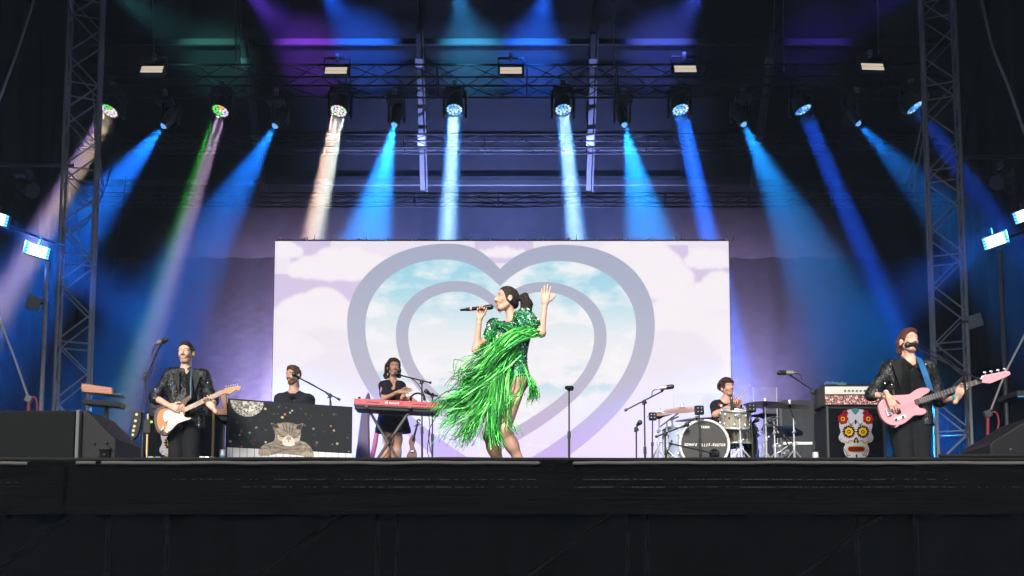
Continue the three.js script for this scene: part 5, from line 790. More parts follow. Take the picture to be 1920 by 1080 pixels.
  fretted(g, { a, b, w: 0.05, bridge: a.clone().lerp(b, -0.42), strings: 6, frets: 21, neckM: maple, boardM: maple, headM: maple, hs: [[664, 457], [682, 440], [790, 418], [813, 424], [819, 445], [803, 462], [776, 454], [750, 476], [722, 493], [700, 484], [668, 490]].map(([x, y]) => zz(x, y, gz)), pegs: [700, 722, 742, 762, 780, 798].map((x, k) => zz(x, 446 - k * 4, gz)), pr: 0.011 });
  part(g, 'strap', tube([zz(395, 515, gz - 0.02), zz(398, 470, 0.17), zz(396, 380, 0.16), zz(405, 300, 0.1), zz(400, 265, -0.02), zz(330, 280, -0.16), zz(180, 560, -0.17), zz(95, 640, 0.05), zz(95, 660, gz - 0.03)], 0.016, 40, 6), mat(lin(0.02, 0.06, 0.1), 0.5));
  part(g, 'cable', tube([zz(158, 790, gz + 0.01), zz(120, 835, gz + 0.04), zz(95, 800, gz + 0.02), zz(110, 690, gz - 0.1), zz(100, 900, 0), zz(105, 1100, 0)], 0.005, 40, 5), M.rubber);
  // tambourine and small things on the microphone stand
  const tz = -3.4, tp = (u, v) => at(u, v, tz), tb = thing('tambourine', 'black half-moon tambourine clamped to the guitarist\'s microphone stand', 'tambourine', tp(255, 797));
  part(tb, 'frame', prism(smoothOutline([[250, 772], [264, 774], [266, 786], [258, 818], [250, 824], [246, 818], [248, 790]].map(([u, v]) => tp(u, v)), 40), 0.04, 0.006).translate(0, 0, tz - 0.02), M.black);
  for (const [u, v] of [[258, 778], [256, 790], [254, 800], [252, 808], [251, 816]]) part(tb, 'jingle', cyl(tp(u, v).add(V(0, 0, 0.02)), tp(u, v).add(V(0, 0, 0.028)), 0.014, 0.014, 12), mat(lin(0.7, 0.55, 0.25), 0.25, 0.9));
  part(tb, 'clamp_rod', cyl(tp(236, 771), tp(272, 772), 0.006), M.blackMetal);
  const bx = thing('pedal_box', 'small dark control box clamped to the guitarist\'s microphone stand', 'control box', tp(277, 800)); part(bx, 'box', rbox(0.09, 0.16, 0.06, tp(277, 800), null, 0.01), M.black); part(bx, 'indicator_light', ball(tp(286, 792).add(V(0, 0, 0.03)), 0.014, 1, 1, 0.5), glow(0.35, 0.8, 0.1, 0.8));
}
guitarist();

function bassist() {
  const z = -2.95, p = (u, v, d = 0) => at(u, v, z + d), S = [0.62, 0.36, 0.27], zz = (x, y, d = 0) => p(1620 + x / 4.075, 605 + y / 4.075, d);
  const J = { head: p(1703, 641, 0.03), neck: p(1706, 678, 0), shA: p(1668, 690, 0), shB: p(1740, 690, 0), elA: p(1634, 740, 0.04), wrA: p(1666, 744, 0.22), elB: p(1762, 752, 0.0), wrB: p(1795, 746, 0.22), hipA: p(1687, 796, 0), hipB: p(1724, 796, 0), knA: p(1696, 868, 0.03), knB: p(1726, 868, -0.02), anA: V(p(1700, 868).x, FLOOR + 0.09, z), anB: V(p(1728, 868).x, FLOOR + 0.09, z - 0.05) };
  const c0 = J.elA.clone(), hq = Q(-0.1, 0.28, -0.04, 'YXZ');
  const t = makePerson({ label: 'bass player in a black sequin jacket singing with his head tipped back', base: V(p(1706, 860).x, FLOOR, z), J, R: MAN, skin: S, face: { brow: [0.16, 0.07, 0.04], closed: true, beard: { c: [0.3, 0.14, 0.08], jaw: 0.3, mo: 0.8 } }, headQ: hq, headScale: 1.03,
    bodyColor: (x, y, q) => { const d = Math.abs(y - c0.y - 0.02) < 0.09 && x > c0.x && x < c0.x + 0.14 && q > z + 0.0; return d && noise.noise(x * 38, y * 38, q * 38) > 0.08 ? [0.1, 0.08, 0.075] : S; },
    handA: { side: 1, dir: V(0.42, -0.9, 0.08), palm: V(0, 0, -1), curl: 0.35, size: 1.08 }, handB: { side: -1, dir: V(0.45, 0.85, -0.05), palm: V(-0.1, 0, 1), curl: [0.7, 0.75, 0.8, 0.85], size: 1.05, thumb: [0.3, -0.3] } });
  part(t, 'hair', place(field(hairCap(V(0, 0.066, 0.066), V(0, -0.45, 0.88), 0.012, [el(V(0.0, 0.1, 0.03), V(0.07, 0.035, 0.06)), rc(V(-0.075, 0.0, -0.05), V(-0.06, -0.1, -0.07), 0.03, 0.025), rc(V(0.075, 0.0, -0.05), V(0.06, -0.1, -0.07), 0.03, 0.025), rc(V(0, 0, -0.09), V(0, -0.1, -0.085), 0.04, 0.03)]), 0.007, 0.03, null, hairWarp(50, 0.007)), J.head, hq, 1.03), hairMat([0.085, 0.026, 0.014]));
  trousers(t, J, { ...MAN, leg: [0.1, 0.075, 0.055] }, p(1700, 775).y); shirt(t, J, MAN, p(1700, 795).y);
  jacket(t, J, MAN, 0.12, p(1700, 800).y, [rc(p(1711, 676, 0.22), p(1714, 735, 0.27), 0.19, 0.22), rc(p(1714, 735, 0.27), p(1708, 815, 0.27), 0.215, 0.24)]);
  for (const [a, b, c] of [[zz(272, 262, 0.12), zz(225, 310, 0.17), zz(295, 500, 0.18)]]) part(t, 'lapel', prism([a, b, c, a.clone().lerp(c, 0.5).add(V(0.015, 0, 0))].map((v) => V(v.x, v.y, 0)), 0.012, 0.003).translate(0, 0, b.z - 0.045), satin);
  shoes(t, J, M.black); part(t, 'wristband', new THREE.TorusGeometry(0.034, 0.012, 8, 20).rotateY(1.2).rotateZ(0.2).translate(J.wrB.x - 0.02, J.wrB.y - 0.005, J.wrB.z - 0.02), mat(lin(0.03, 0.42, 0.36), 0.5)); part(t, 'earpiece', ball(p(1688, 646, 0.06), 0.012), M.chrome);
  const gz = 0.19, outline = smoothOutline([[508, 512], [492, 497], [442, 495], [400, 510], [352, 543], [292, 550], [210, 556], [145, 586], [118, 622], [118, 672], [140, 732], [182, 772], [240, 786], [302, 774], [352, 738], [388, 710], [440, 706], [474, 692], [481, 672], [466, 656], [432, 650], [416, 632], [418, 596], [450, 562], [500, 530]].map(([x, y]) => zz(x, y, gz)), 100);
  const pink = new THREE.MeshPhysicalMaterial({ color: lin(0.62, 0.26, 0.3), roughness: 0.3, clearcoat: 0.7, clearcoatRoughness: 0.12 }), g = thing('bass_guitar', 'pale pink electric bass guitar held by the bass player', 'bass guitar', zz(300, 650, gz));
  part(g, 'body', prism(outline, 0.045, 0.009, 3).translate(0, 0, z + gz - 0.05), pink);
  const a = zz(392, 608, gz), b = zz(893, 443, gz), ax = b.clone().sub(a).normalize(), q = new THREE.Quaternion().setFromUnitVectors(V(1, 0, 0), ax), rose = mat(lin(0.05, 0.025, 0.015), 0.5);
  fretted(g, { a, b, w: 0.054, bridge: zz(190, 688, gz), strings: 4, frets: 21, neckM: mat(lin(0.5, 0.27, 0.1), 0.4), boardM: rose, headM: pink, hs: [[890, 432], [903, 404], [930, 399], [1090, 368], [1114, 374], [1121, 394], [1095, 411], [1000, 450], [966, 464], [905, 458]].map(([x, y]) => zz(x, y, gz)), pegs: [[925, 412], [973, 402], [1022, 393], [1074, 382]].map(([x, y]) => zz(x, y, gz)), pr: 0.02, keys: [[922, 380], [972, 372], [1024, 362], [1074, 354]].map(([x, y]) => zz(x, y, gz - 0.006)) });
  part(g, 'bridge', rbox(0.05, 0.075, 0.016, zz(186, 685, gz + 0.004), q, 0.004), M.chrome); for (let k = 0; k < 4; k++) part(g, 'bridge_saddle', rbox(0.022, 0.012, 0.01, zz(182 + k * 7, 665 + k * 13, gz + 0.014), q, 0.003), M.steelDark);
  part(g, 'pickup', rbox(0.045, 0.05, 0.014, zz(264, 678, gz + 0.004), q, 0.005), M.black); part(g, 'control_plate', rbox(0.125, 0.032, 0.005, zz(277, 727, gz + 0.003), Q(0, 0, 0.35), 0.014), M.white); for (const [x, y] of [[246, 738], [298, 720]]) part(g, 'knob', cyl(zz(x, y, gz), zz(x, y, gz + 0.02), 0.012, 0.01, 12), M.black);
  const sp = [zz(506, 514, gz - 0.02), zz(492, 470, 0.18), zz(462, 380, 0.19), zz(430, 295, 0.12), zz(410, 262, -0.02)]; const sg = new THREE.BufferGeometry(); { const c = new THREE.CatmullRomCurve3(sp), P = [], I = [], n = 20; for (let i = 0; i <= n; i++) { const s = c.getPoint(i / n), w = V(0.034, -0.012, 0); P.push(s.x - w.x, s.y - w.y, s.z + 0.004, s.x + w.x, s.y + w.y, s.z + 0.004); if (i) I.push(i * 2 - 2, i * 2 - 1, i * 2, i * 2 - 1, i * 2 + 1, i * 2); } const P2 = P.map((v, i) => (i % 3 === 2 ? v - 0.006 : v)), m = P.length / 3; sg.setAttribute('position', new THREE.Float32BufferAttribute([...P, ...P2], 3)); sg.setIndex([...I, ...I.map((v, i) => I[i - i % 3 + [0, 2, 1][i % 3]] + m)]); sg.computeVertexNormals(); } part(g, 'strap', sg, mat(lin(0.02, 0.12, 0.3), 0.35)); part(g, 'cable', tube([zz(255, 790, gz), zz(215, 800, gz), zz(180, 780, 0.05), zz(172, 900, 0), zz(175, 1100, 0)], 0.005, 40, 5), M.rubber); part(g, 'cable_plug', cyl(zz(262, 788, gz), zz(232, 800, gz), 0.008), M.chrome);
}
bassist();

// ------------------------------------------------------------------ keyboard player behind the cat banner
function keyboardMan() {
  const z = -5.15, p = (u, v, d = 0) => at(u, v, z + d), S = [0.55, 0.32, 0.24], hp = p(550, 800);
  const J = { head: p(550, 705, 0.03), neck: p(551, 732, 0), shA: p(525, 749, 0), shB: p(579, 750, 0), elA: p(518, 784, 0.05), wrA: p(530, 792, 0.28), elB: p(586, 784, 0.05), wrB: p(570, 792, 0.28), hipA: V(hp.x - 0.09, KR + 0.93, z), hipB: V(hp.x + 0.09, KR + 0.93, z), knA: V(hp.x - 0.1, KR + 0.5, z), knB: V(hp.x + 0.1, KR + 0.5, z), anA: V(hp.x - 0.11, KR + 0.09, z), anB: V(hp.x + 0.11, KR + 0.09, z) };
  for (const k of ['hipA', 'hipB']) J[k].y = Math.min(J[k].y, J.shA.y - 0.42);
  const hq = Q(0.05, -0.5, 0, 'YXZ'), t = makePerson({ label: 'bearded keyboard player in a dark T-shirt behind the cat banner', base: V(hp.x, KR, z), J, R: MAN, skin: S, cell: 0.016, face: { brow: [0.06, 0.03, 0.02], beard: { c: [0.12, 0.06, 0.035], jaw: 0.9, mo: 0.8 } }, headQ: hq, headScale: 1.0, handA: { side: 1, dir: V(0, -0.1, 1), palm: V(0, -1, 0), curl: 0.4 }, handB: { side: -1, dir: V(0, -0.1, 1), palm: V(0, -1, 0), curl: 0.4 } });
  part(t, 'hair', place(field(hairCap(V(0, 0.068, 0.07), V(0, -0.5, 0.86), 0.01, [el(V(0, 0.105, 0.015), V(0.06, 0.035, 0.075))]), 0.008, 0.03, null, hairWarp(45, 0.008)), J.head, hq), hairMat([0.09, 0.045, 0.025]));
  shirt(t, J, MAN, J.hipA.y - 0.05, cloth(lin(0.018, 0.017, 0.024), { specularIntensity: 0.3 }), 't_shirt', 0.85, 0.07); trousers(t, J, MAN, J.hipA.y + 0.08); shoes(t, J, M.black);
}
keyboardMan();
{ // keyboard booth with the printed cat banner
  const a = at(428, 747, -4.2), b = at(661, 757.5, -4.72), yb = KR + 0.02, top = Math.min(a.y, b.y), len = Math.hypot(b.x - a.x, b.z - a.z), ang = Math.atan2(-(b.z - a.z), b.x - a.x), q = Q(0, ang, 0), mid = a.clone().add(b).multiplyScalar(0.5), h = a.y - yb;
  const t = thing('keyboard_booth', 'keyboard stand fronted by a printed banner of a tabby cat at a piano', 'keyboard stand', V(mid.x, KR, mid.z));
  const print = canvasTex(1024, 512, (x) => { // 1024 px over the banner width, 470 px to the bottom of the visible print
    const k = 1024 / 233, X = (u) => (u - 428) * k, Y = (v) => (v - 748) * k; x.fillStyle = '#14171a'; x.fillRect(0, 0, 1024, 512); seed(9);
    for (let i = 0; i < 60; i++) { const r = rnd(6, 14), c = ['210,80,80', '220,180,110', '190,190,190', '90,170,120', '120,80,70', '200,200,150', '90,140,140', '70,70,80'][i % 8], px = rnd(20, 1010), py = rnd(20, 430), al = rnd() < 0.4 ? 0.75 : 0.22; x.fillStyle = `rgba(${c},${al})`; x.beginPath(); x.arc(px, py, r, 0, 7); x.fill(); x.fillStyle = `rgba(255,235,220,${al * 0.35})`; x.beginPath(); x.arc(px, py, r * 0.7, 0, 7); x.fill(); }
    x.save(); x.beginPath(); x.arc(150, 20, 132, 0, 7); x.clip(); for (let j = 0; j < 16; j++) for (let i = 0; i < 24; i++) { const th = (i - 12 + 0.5) * 0.135, ph = j * 0.105, cx = 150 + 132 * Math.sin(th) * Math.cos(ph), cy = 20 + 132 * Math.sin(ph), g = Math.floor(70 + 150 * rnd() ** 0.8); x.fillStyle = `rgb(${g},${g - 4},${g - 12})`; const w = 17 * Math.cos(th) * Math.cos(ph) + 1, hh = 13 * Math.cos(ph) + 1; x.fillRect(cx - w / 2, cy - hh / 2, w, hh); } x.restore();
    // piano keys
    x.fillStyle = '#0d0e10'; x.fillRect(0, 428, 1024, 84); for (let i = 0; i < 18; i++) { x.fillStyle = '#e6e2e4'; x.fillRect(i * 58 - 14, 434, 55, 90); } 
    const blob = (pts, c) => { x.fillStyle = c; x.beginPath(); new THREE.CatmullRomCurve3(pts.map(([a, b]) => V(a, b, 0)), true, 'centripetal').getPoints(90).forEach((q, i) => (i ? x.lineTo(q.x, q.y) : x.moveTo(q.x, q.y))); x.fill(); };
    const cat = [[360, 230], [345, 195], [395, 205], [440, 185], [520, 185], [560, 195], [610, 180], [592, 235], [592, 290], [585, 335], [640, 360], [690, 420], [700, 480], [655, 495], [610, 480], [500, 470], [400, 470], [330, 490], [255, 490], [250, 450], [290, 395], [370, 355], [380, 300]];
    blob(cat, '#8d7f70'); x.save(); x.beginPath(); new THREE.CatmullRomCurve3(cat.map(([a, b]) => V(a, b, 0)), true, 'centripetal').getPoints(120).forEach((q, i) => (i ? x.lineTo(q.x, q.y) : x.moveTo(q.x, q.y))); x.clip();
    for (let i = 0; i < 14000; i++) { const px = rnd(240, 710), py = rnd(175, 500), g = noise.noise(px * 0.02, py * 0.05, 2), d = Math.floor(112 + 120 * g + rnd(-38, 38)); x.strokeStyle = `rgba(${d + 8},${d - 2},${d - 14},0.35)`; x.lineWidth = 1.4; x.beginPath(); x.moveTo(px, py); x.lineTo(px + rnd(-5, 5), py + rnd(4, 12)); x.stroke(); }
    x.strokeStyle = 'rgba(38,32,28,0.6)'; x.lineWidth = 5; for (const l of [[[440, 195], [450, 240], [470, 270]], [[468, 190], [474, 240], [484, 285]], [[500, 190], [498, 240], [496, 285]], [[530, 195], [522, 240], [512, 275]], [[395, 260], [410, 290], [440, 305]], [[590, 255], [570, 290], [545, 305]], [[390, 320], [420, 335], [450, 335]], [[590, 315], [565, 335], [540, 335]], [[370, 370], [430, 395], [490, 398], [560, 390], [600, 365]], [[330, 395], [345, 430]], [[295, 420], [310, 455]], [[640, 385], [625, 425]], [[680, 430], [655, 460]], [[400, 415], [480, 430], [580, 415]]]) { x.beginPath(); l.forEach(([a, b], i) => (i ? x.lineTo(a, b) : x.moveTo(a, b))); x.stroke(); }
    blob([[360, 228], [352, 205], [400, 212], [408, 235]], '#3a302b'); blob([[600, 190], [560, 205], [552, 232], [584, 236]], '#3a302b'); for (const [cx0, cy0] of [[300, 466], [650, 470]]) { blob([[cx0 - 52, cy0 + 22], [cx0 - 46, cy0 - 18], [cx0, cy0 - 34], [cx0 + 44, cy0 - 14], [cx0 + 46, cy0 + 22]], '#a39482'); x.fillStyle = 'rgba(40,33,28,0.8)'; for (let i = -1; i <= 1; i++) x.fillRect(cx0 + i * 22, cy0 + 2, 4, 22); } blob([[400, 300], [440, 318], [450, 350], [410, 345]], '#b7aa9a'); blob([[584, 300], [545, 318], [536, 350], [574, 345]], '#b7aa9a'); blob([[440, 372], [492, 362], [545, 372], [525, 392], [460, 392]], '#d9d2c8'); blob([[445, 330], [490, 300], [535, 330], [540, 362], [490, 372], [440, 362]], '#cfc6ba'); blob([[470, 326], [492, 308], [514, 326], [492, 345]], '#a9876f'); x.fillStyle = '#241d1a'; x.fillRect(414, 309, 42, 6); x.fillRect(530, 309, 42, 6); x.fillRect(489, 345, 4, 14); x.restore();
  });
  const g = new THREE.PlaneGeometry(len, h, 12, 6), P = g.attributes.position, U = g.attributes.uv; for (let i = 0; i < P.count; i++) { P.setZ(i, 0.004 * noise.noise(P.getX(i) * 5, P.getY(i) * 5, 0)); U.setY(i, 1 - (1 - U.getY(i)) * h / (len * 0.5) * 1.07); } g.computeVertexNormals(); g.applyQuaternion(q); 
  part(t, 'banner', g.translate(mid.x, (a.y + yb) / 2, mid.z), mat(lin(0.9), 0.85, 0, { map: print }));
  const back = V(0, 0, -0.26).applyQuaternion(q); part(t, 'case', rbox(len - 0.01, h - 0.02, 0.5, V(mid.x, (a.y + yb) / 2, mid.z).add(back), q, 0.01), M.blackMatte);
  const kt = thing('upper_synthesizer', 'wood-ended synthesiser on the keyboard booth, only its end visible beside the banner', 'synthesizer', at(410, 772, -4.5)); const wood = mat(lin(0.38, 0.16, 0.08), 0.5, 0, { map: cl(texWood, 3) });
  const wq = (u, v) => { const r = at(u, v, -4.5); return V(r.x, r.y, 0); };
  part(kt, 'wood_end', prism([[395, 768], [424, 768], [424, 741], [417, 739], [424, 766], [395, 767]].slice(0, 0).concat([[395, 767], [412, 766], [420, 766], [415, 741], [425, 739], [428, 779], [395, 778]]).map(([u, v]) => wq(u, v)), 0.03, 0.004).translate(0, 0, -4.5), wood);
  part(kt, 'keybed', rbox(0.3, 0.08, 0.3, at(412, 788, -4.65), null, 0.01), M.black); part(kt, 'support_leg', rbox(0.06, at(412, 788, -4.65).y - KR - 0.03, 0.06, V(at(415, 788, -4.65).x, (at(412, 788, -4.65).y + KR) / 2 - 0.02, -4.65), null, 0.01), M.black);
}
// ------------------------------------------------------------------ red keyboard and the backing singer
function backing() {
  const z = -5.35, p = (u, v, d = 0) => at(u, v, z + d), S = [0.44, 0.24, 0.16];
  const J = { head: p(738, 690, 0.03), neck: p(736, 714, 0), shA: p(719, 723, 0), shB: p(752, 724, 0), elA: p(720, 748, 0.1), wrA: p(748, 735, 0.26), elB: p(757, 748, 0.05), wrB: p(771, 748, 0.28), hipA: p(727, 774, 0), hipB: p(745, 774, 0), knA: p(727, 824, 0.05), knB: p(746, 824, 0), anA: V(p(714, 868).x, KR + 0.1, z + 0.02), anB: V(p(737, 868).x, KR + 0.1, z - 0.05) };
  const hq = Q(0, 0.35, -0.05, 'YXZ'), R = { ...WOMAN }, t = makePerson({ label: 'dark-haired backing singer in a short dark dress behind the red keyboard', base: V(p(735, 860).x, KR, z), J, R, skin: S, face: { female: true, smile: true, brow: [0.02, 0.012, 0.01], lip: [0.35, 0.08, 0.08] }, headQ: hq, headScale: 0.95, handA: { side: 1, dir: V(0.8, 0.1, 0.3), palm: V(0, -0.5, -1), curl: 0.25, size: 0.95 }, handB: { side: -1, dir: V(0.6, -0.4, 0.5), palm: V(0, -1, 0), curl: 0.3, size: 0.95 } });
  part(t, 'hair', place(field(hairCap(V(0, 0.062, 0.066), V(0, -0.42, 0.9), 0.016, [el(V(0.0, 0.06, -0.03), V(0.095, 0.085, 0.1)), rc(V(-0.085, 0.02, -0.03), V(-0.095, -0.12, -0.01), 0.035, 0.04), rc(V(0.085, 0.02, -0.05), V(0.09, -0.1, -0.04), 0.03, 0.03), rc(V(0, 0, -0.09), V(0, -0.12, -0.08), 0.06, 0.05), rc(V(-0.095, -0.12, -0.01), V(-0.08, -0.17, 0.01), 0.04, 0.025)]), 0.009, 0.03, null, hairWarp(28, 0.014)), J.head, hq, 0.95), hairMat([0.035, 0.02, 0.018]));
  const dm = cloth(lin(0.016, 0.013, 0.02), { specularIntensity: 0.3 }), y0 = p(735, 812).y, dr = part(t, 'dress', field([...torso(J, R, 0.014), rc(J.hipA, J.hipA.clone().add(V(-0.05, -0.24, 0)), 0.11, 0.115), rc(J.hipB, J.hipB.clone().add(V(0.06, -0.24, 0)), 0.11, 0.12), rc(J.hipA.clone().lerp(J.hipB, 0.5), J.hipA.clone().lerp(J.hipB, 0.5).add(V(0, -0.26, 0.03)), 0.11, 0.11), el(J.shA.clone().lerp(J.hipB, 0.35).add(V(0.02, 0, 0.07)), V(0.1, 0.07, 0.07)), sub(el(J.neck.clone().add(V(0.02, -0.03, 0.13)), V(0.045, 0.13, 0.09)), 0.012), sub(rc(J.neck, J.head, 0.06, 0.07), 0.01), half(V(0, y0, 0), V(0, -1, 0))], 0.011, 0.035, null, wrinkle(14, 0.006)), dm);
  part(t, 'earring', ball(p(727, 702, 0.07), 0.012, 0.7, 1.6, 0.7), M.chrome); shoes(t, J, M.black);
}
backing();
{
  const z = -4.75, a = at(664, 746, z), b = at(822, 754, z), q = new THREE.Quaternion().setFromUnitVectors(V(1, 0, 0), b.clone().sub(a).normalize()), L = a.distanceTo(b), mid = a.clone().add(b).multiplyScalar(0.5), t = thing('stage_keyboard', 'red stage keyboard on a black X-stand in front of the backing singer', 'keyboard', V(mid.x, KR, z - 0.1)), red = mat(lin(0.42, 0.02, 0.04), 0.4), o = (x, y, d) => mid.clone().add(V(x, y, d).applyQuaternion(q));
  part(t, 'body', rbox(L, 0.085, 0.3, o(0, -0.06, -0.15), q, 0.012), mat(lin(0.03, 0.02, 0.028), 0.5)); const rp = part(t, 'rear_panel', rbox(L - 0.01, 0.07, 0.012, o(0, -0.045, 0.002), q, 0.004), red); part(t, 'top_panel', rbox(L, 0.014, 0.3, o(0, -0.012, -0.15), q, 0.005), red); part(t, 'underside', rbox(L - 0.02, 0.04, 0.26, o(0, -0.12, -0.14), q, 0.01), M.black);
  const txt = canvasTex(256, 48, (x) => { x.fillStyle = '#b01226'; x.fillRect(0, 0, 256, 48); x.fillStyle = '#e9d9dc'; x.font = 'bold 40px sans-serif'; x.textBaseline = 'middle'; x.fillText('Roland', 70, 26); for (let i = 0; i < 5; i++) x.fillRect(12, 8 + i * 7, 40, 4); });
  part(rp, 'maker_name', new THREE.PlaneGeometry(0.24, 0.042).applyQuaternion(q).translate(o(-0.03, -0.04, 0.0095).x, o(-0.03, -0.04, 0.0095).y, o(-0.03, -0.04, 0.0095).z), mat(lin(1), 0.5, 0, { map: txt }));
  for (let k = 0; k < 12; k++) part(rp, 'socket', cyl(o(-0.36 + k * 0.028 + (k > 5 ? 0.42 : 0), -0.045, 0.004), o(-0.36 + k * 0.028 + (k > 5 ? 0.42 : 0), -0.045, 0.012), 0.008, 0.008, 8), M.black);
  for (const [x, r] of [[-0.47, 0.016], [0.0, 0.012], [0.03, 0.012]]) part(t, 'knob', cyl(o(x, -0.005, -0.03), o(x, 0.02, -0.03), r, r, 10), M.black);
  for (const [u0, v0, u1, v1, d] of [[690, 766, 752, 872, 0], [770, 768, 700, 872, 0.05]]) { const s = at(u0, v0, z - 0.12 + d), e = at(u1, v1, z - 0.1 + d); e.y = Math.max(e.y, KR + 0.02); part(t, 'stand_leg', rbox(0.035, s.distanceTo(e), 0.03, s.clone().add(e).multiplyScalar(0.5), along(e, s), 0.008), M.blackMetal); part(t, 'stand_arm', rbox(0.05, 0.03, 0.3, s.clone().add(V(0, 0.0, -0.02)), null, 0.008), M.steelDark); }
  part(t, 'stand_pivot', cyl(at(730, 822, z - 0.14), at(730, 822, z - 0.02), 0.03, 0.03, 12), M.blackMetal);
  part(t, 'cable', tube([at(692, 768, z), at(708, 792, z), at(722, 808, z), at(738, 815, z + 0.02), at(735, 838, z), at(715, 862, z)], 0.005, 40, 5), M.rubber);
  const hd = thing('headphones', 'black headphones lying on the red keyboard', 'headphones', at(783, 748, z - 0.1)); part(hd, 'headband', new THREE.TorusGeometry(0.085, 0.012, 8, 24, Math.PI).rotateX(-0.5).translate(at(783, 747, z - 0.1).x, at(783, 747, z - 0.1).y, z - 0.1), M.black); for (const s of [-1, 1]) part(hd, 'ear_cup', ball(at(783, 747, z - 0.08).add(V(s * 0.085, 0.0, 0)), 0.035, 0.5, 1, 1), M.black);
  // tall slanted panel behind the keyboard
  const pz = -5.7, w = (u, v) => at(u, v, pz), pn = thing('instrument_case', 'tall pointed purple-grey case with a pink side leaning behind the red keyboard', 'instrument case', w(682, 862)); const out = [[664, 872], [678, 766], [686, 742], [690, 735], [692, 744], [690, 790], [692, 872]];
  part(pn, 'case', prism(out.map(([u, v]) => w(u, v)), 0.14, 0.01).translate(0, 0, pz - 0.14), mat(lin(0.13, 0.1, 0.2), 0.7)); part(pn, 'pink_side', prism([[690, 872], [708, 782], [713, 776], [706, 830], [697, 872]].map(([u, v]) => w(u, v)), 0.1, 0.006).translate(0, 0, pz - 0.1), mat(lin(0.5, 0.12, 0.26), 0.6)); part(pn, 'foot', rbox(0.34, w(682, 872).y - KR + 0.02, 0.12, V(w(682, 862).x, (w(682, 872).y + KR) / 2, pz - 0.07), null, 0.01), M.black);
  // violin on a floor stand
  const vz = -5.0, vp = (u, v, d = 0) => at(u, v, vz + d), vi = thing('violin', 'dark violin standing upright beside the X-stand', 'violin', vp(772, 858)), vm = new THREE.MeshPhysicalMaterial({ color: lin(0.09, 0.03, 0.025), roughness: 0.3, clearcoat: 0.6 });
  part(vi, 'body', prism(smoothOutline([[774, 816], [780, 822], [777, 836], [782, 850], [780, 864], [766, 866], [763, 856], [769, 842], [767, 828]].map(([u, v]) => vp(u, v)), 50), 0.04, 0.006).translate(0, 0, vz), vm); part(vi, 'neck', cyl(vp(774, 826, 0.05), vp(783, 795, 0.05), 0.016, 0.011, 8), M.black); part(vi, 'scroll', new THREE.TorusGeometry(0.02, 0.009, 8, 16, 5).translate(vp(785, 791, 0.05).x, vp(785, 791).y, vz + 0.05), vm); for (let k = 0; k < 4; k++) part(vi, 'peg', cyl(vp(776 + k * 2, 800 - k * 2, 0.05), vp(790 - k * 2, 796 - k * 2, 0.05), 0.004), M.black); part(vi, 'bridge', rbox(0.04, 0.012, 0.03, vp(773, 846, 0.05), null, 0.003), M.white);
  part(vi, 'stand', MG([cyl(V(vp(772, 0).x, KR, vz), vp(774, 840, -0.03), 0.01), cyl(V(vp(772, 0).x - 0.12, KR, vz + 0.1), vp(772, 868), 0.008), cyl(V(vp(772, 0).x + 0.12, KR, vz + 0.1), vp(772, 868), 0.008)]), M.blackMetal);
}

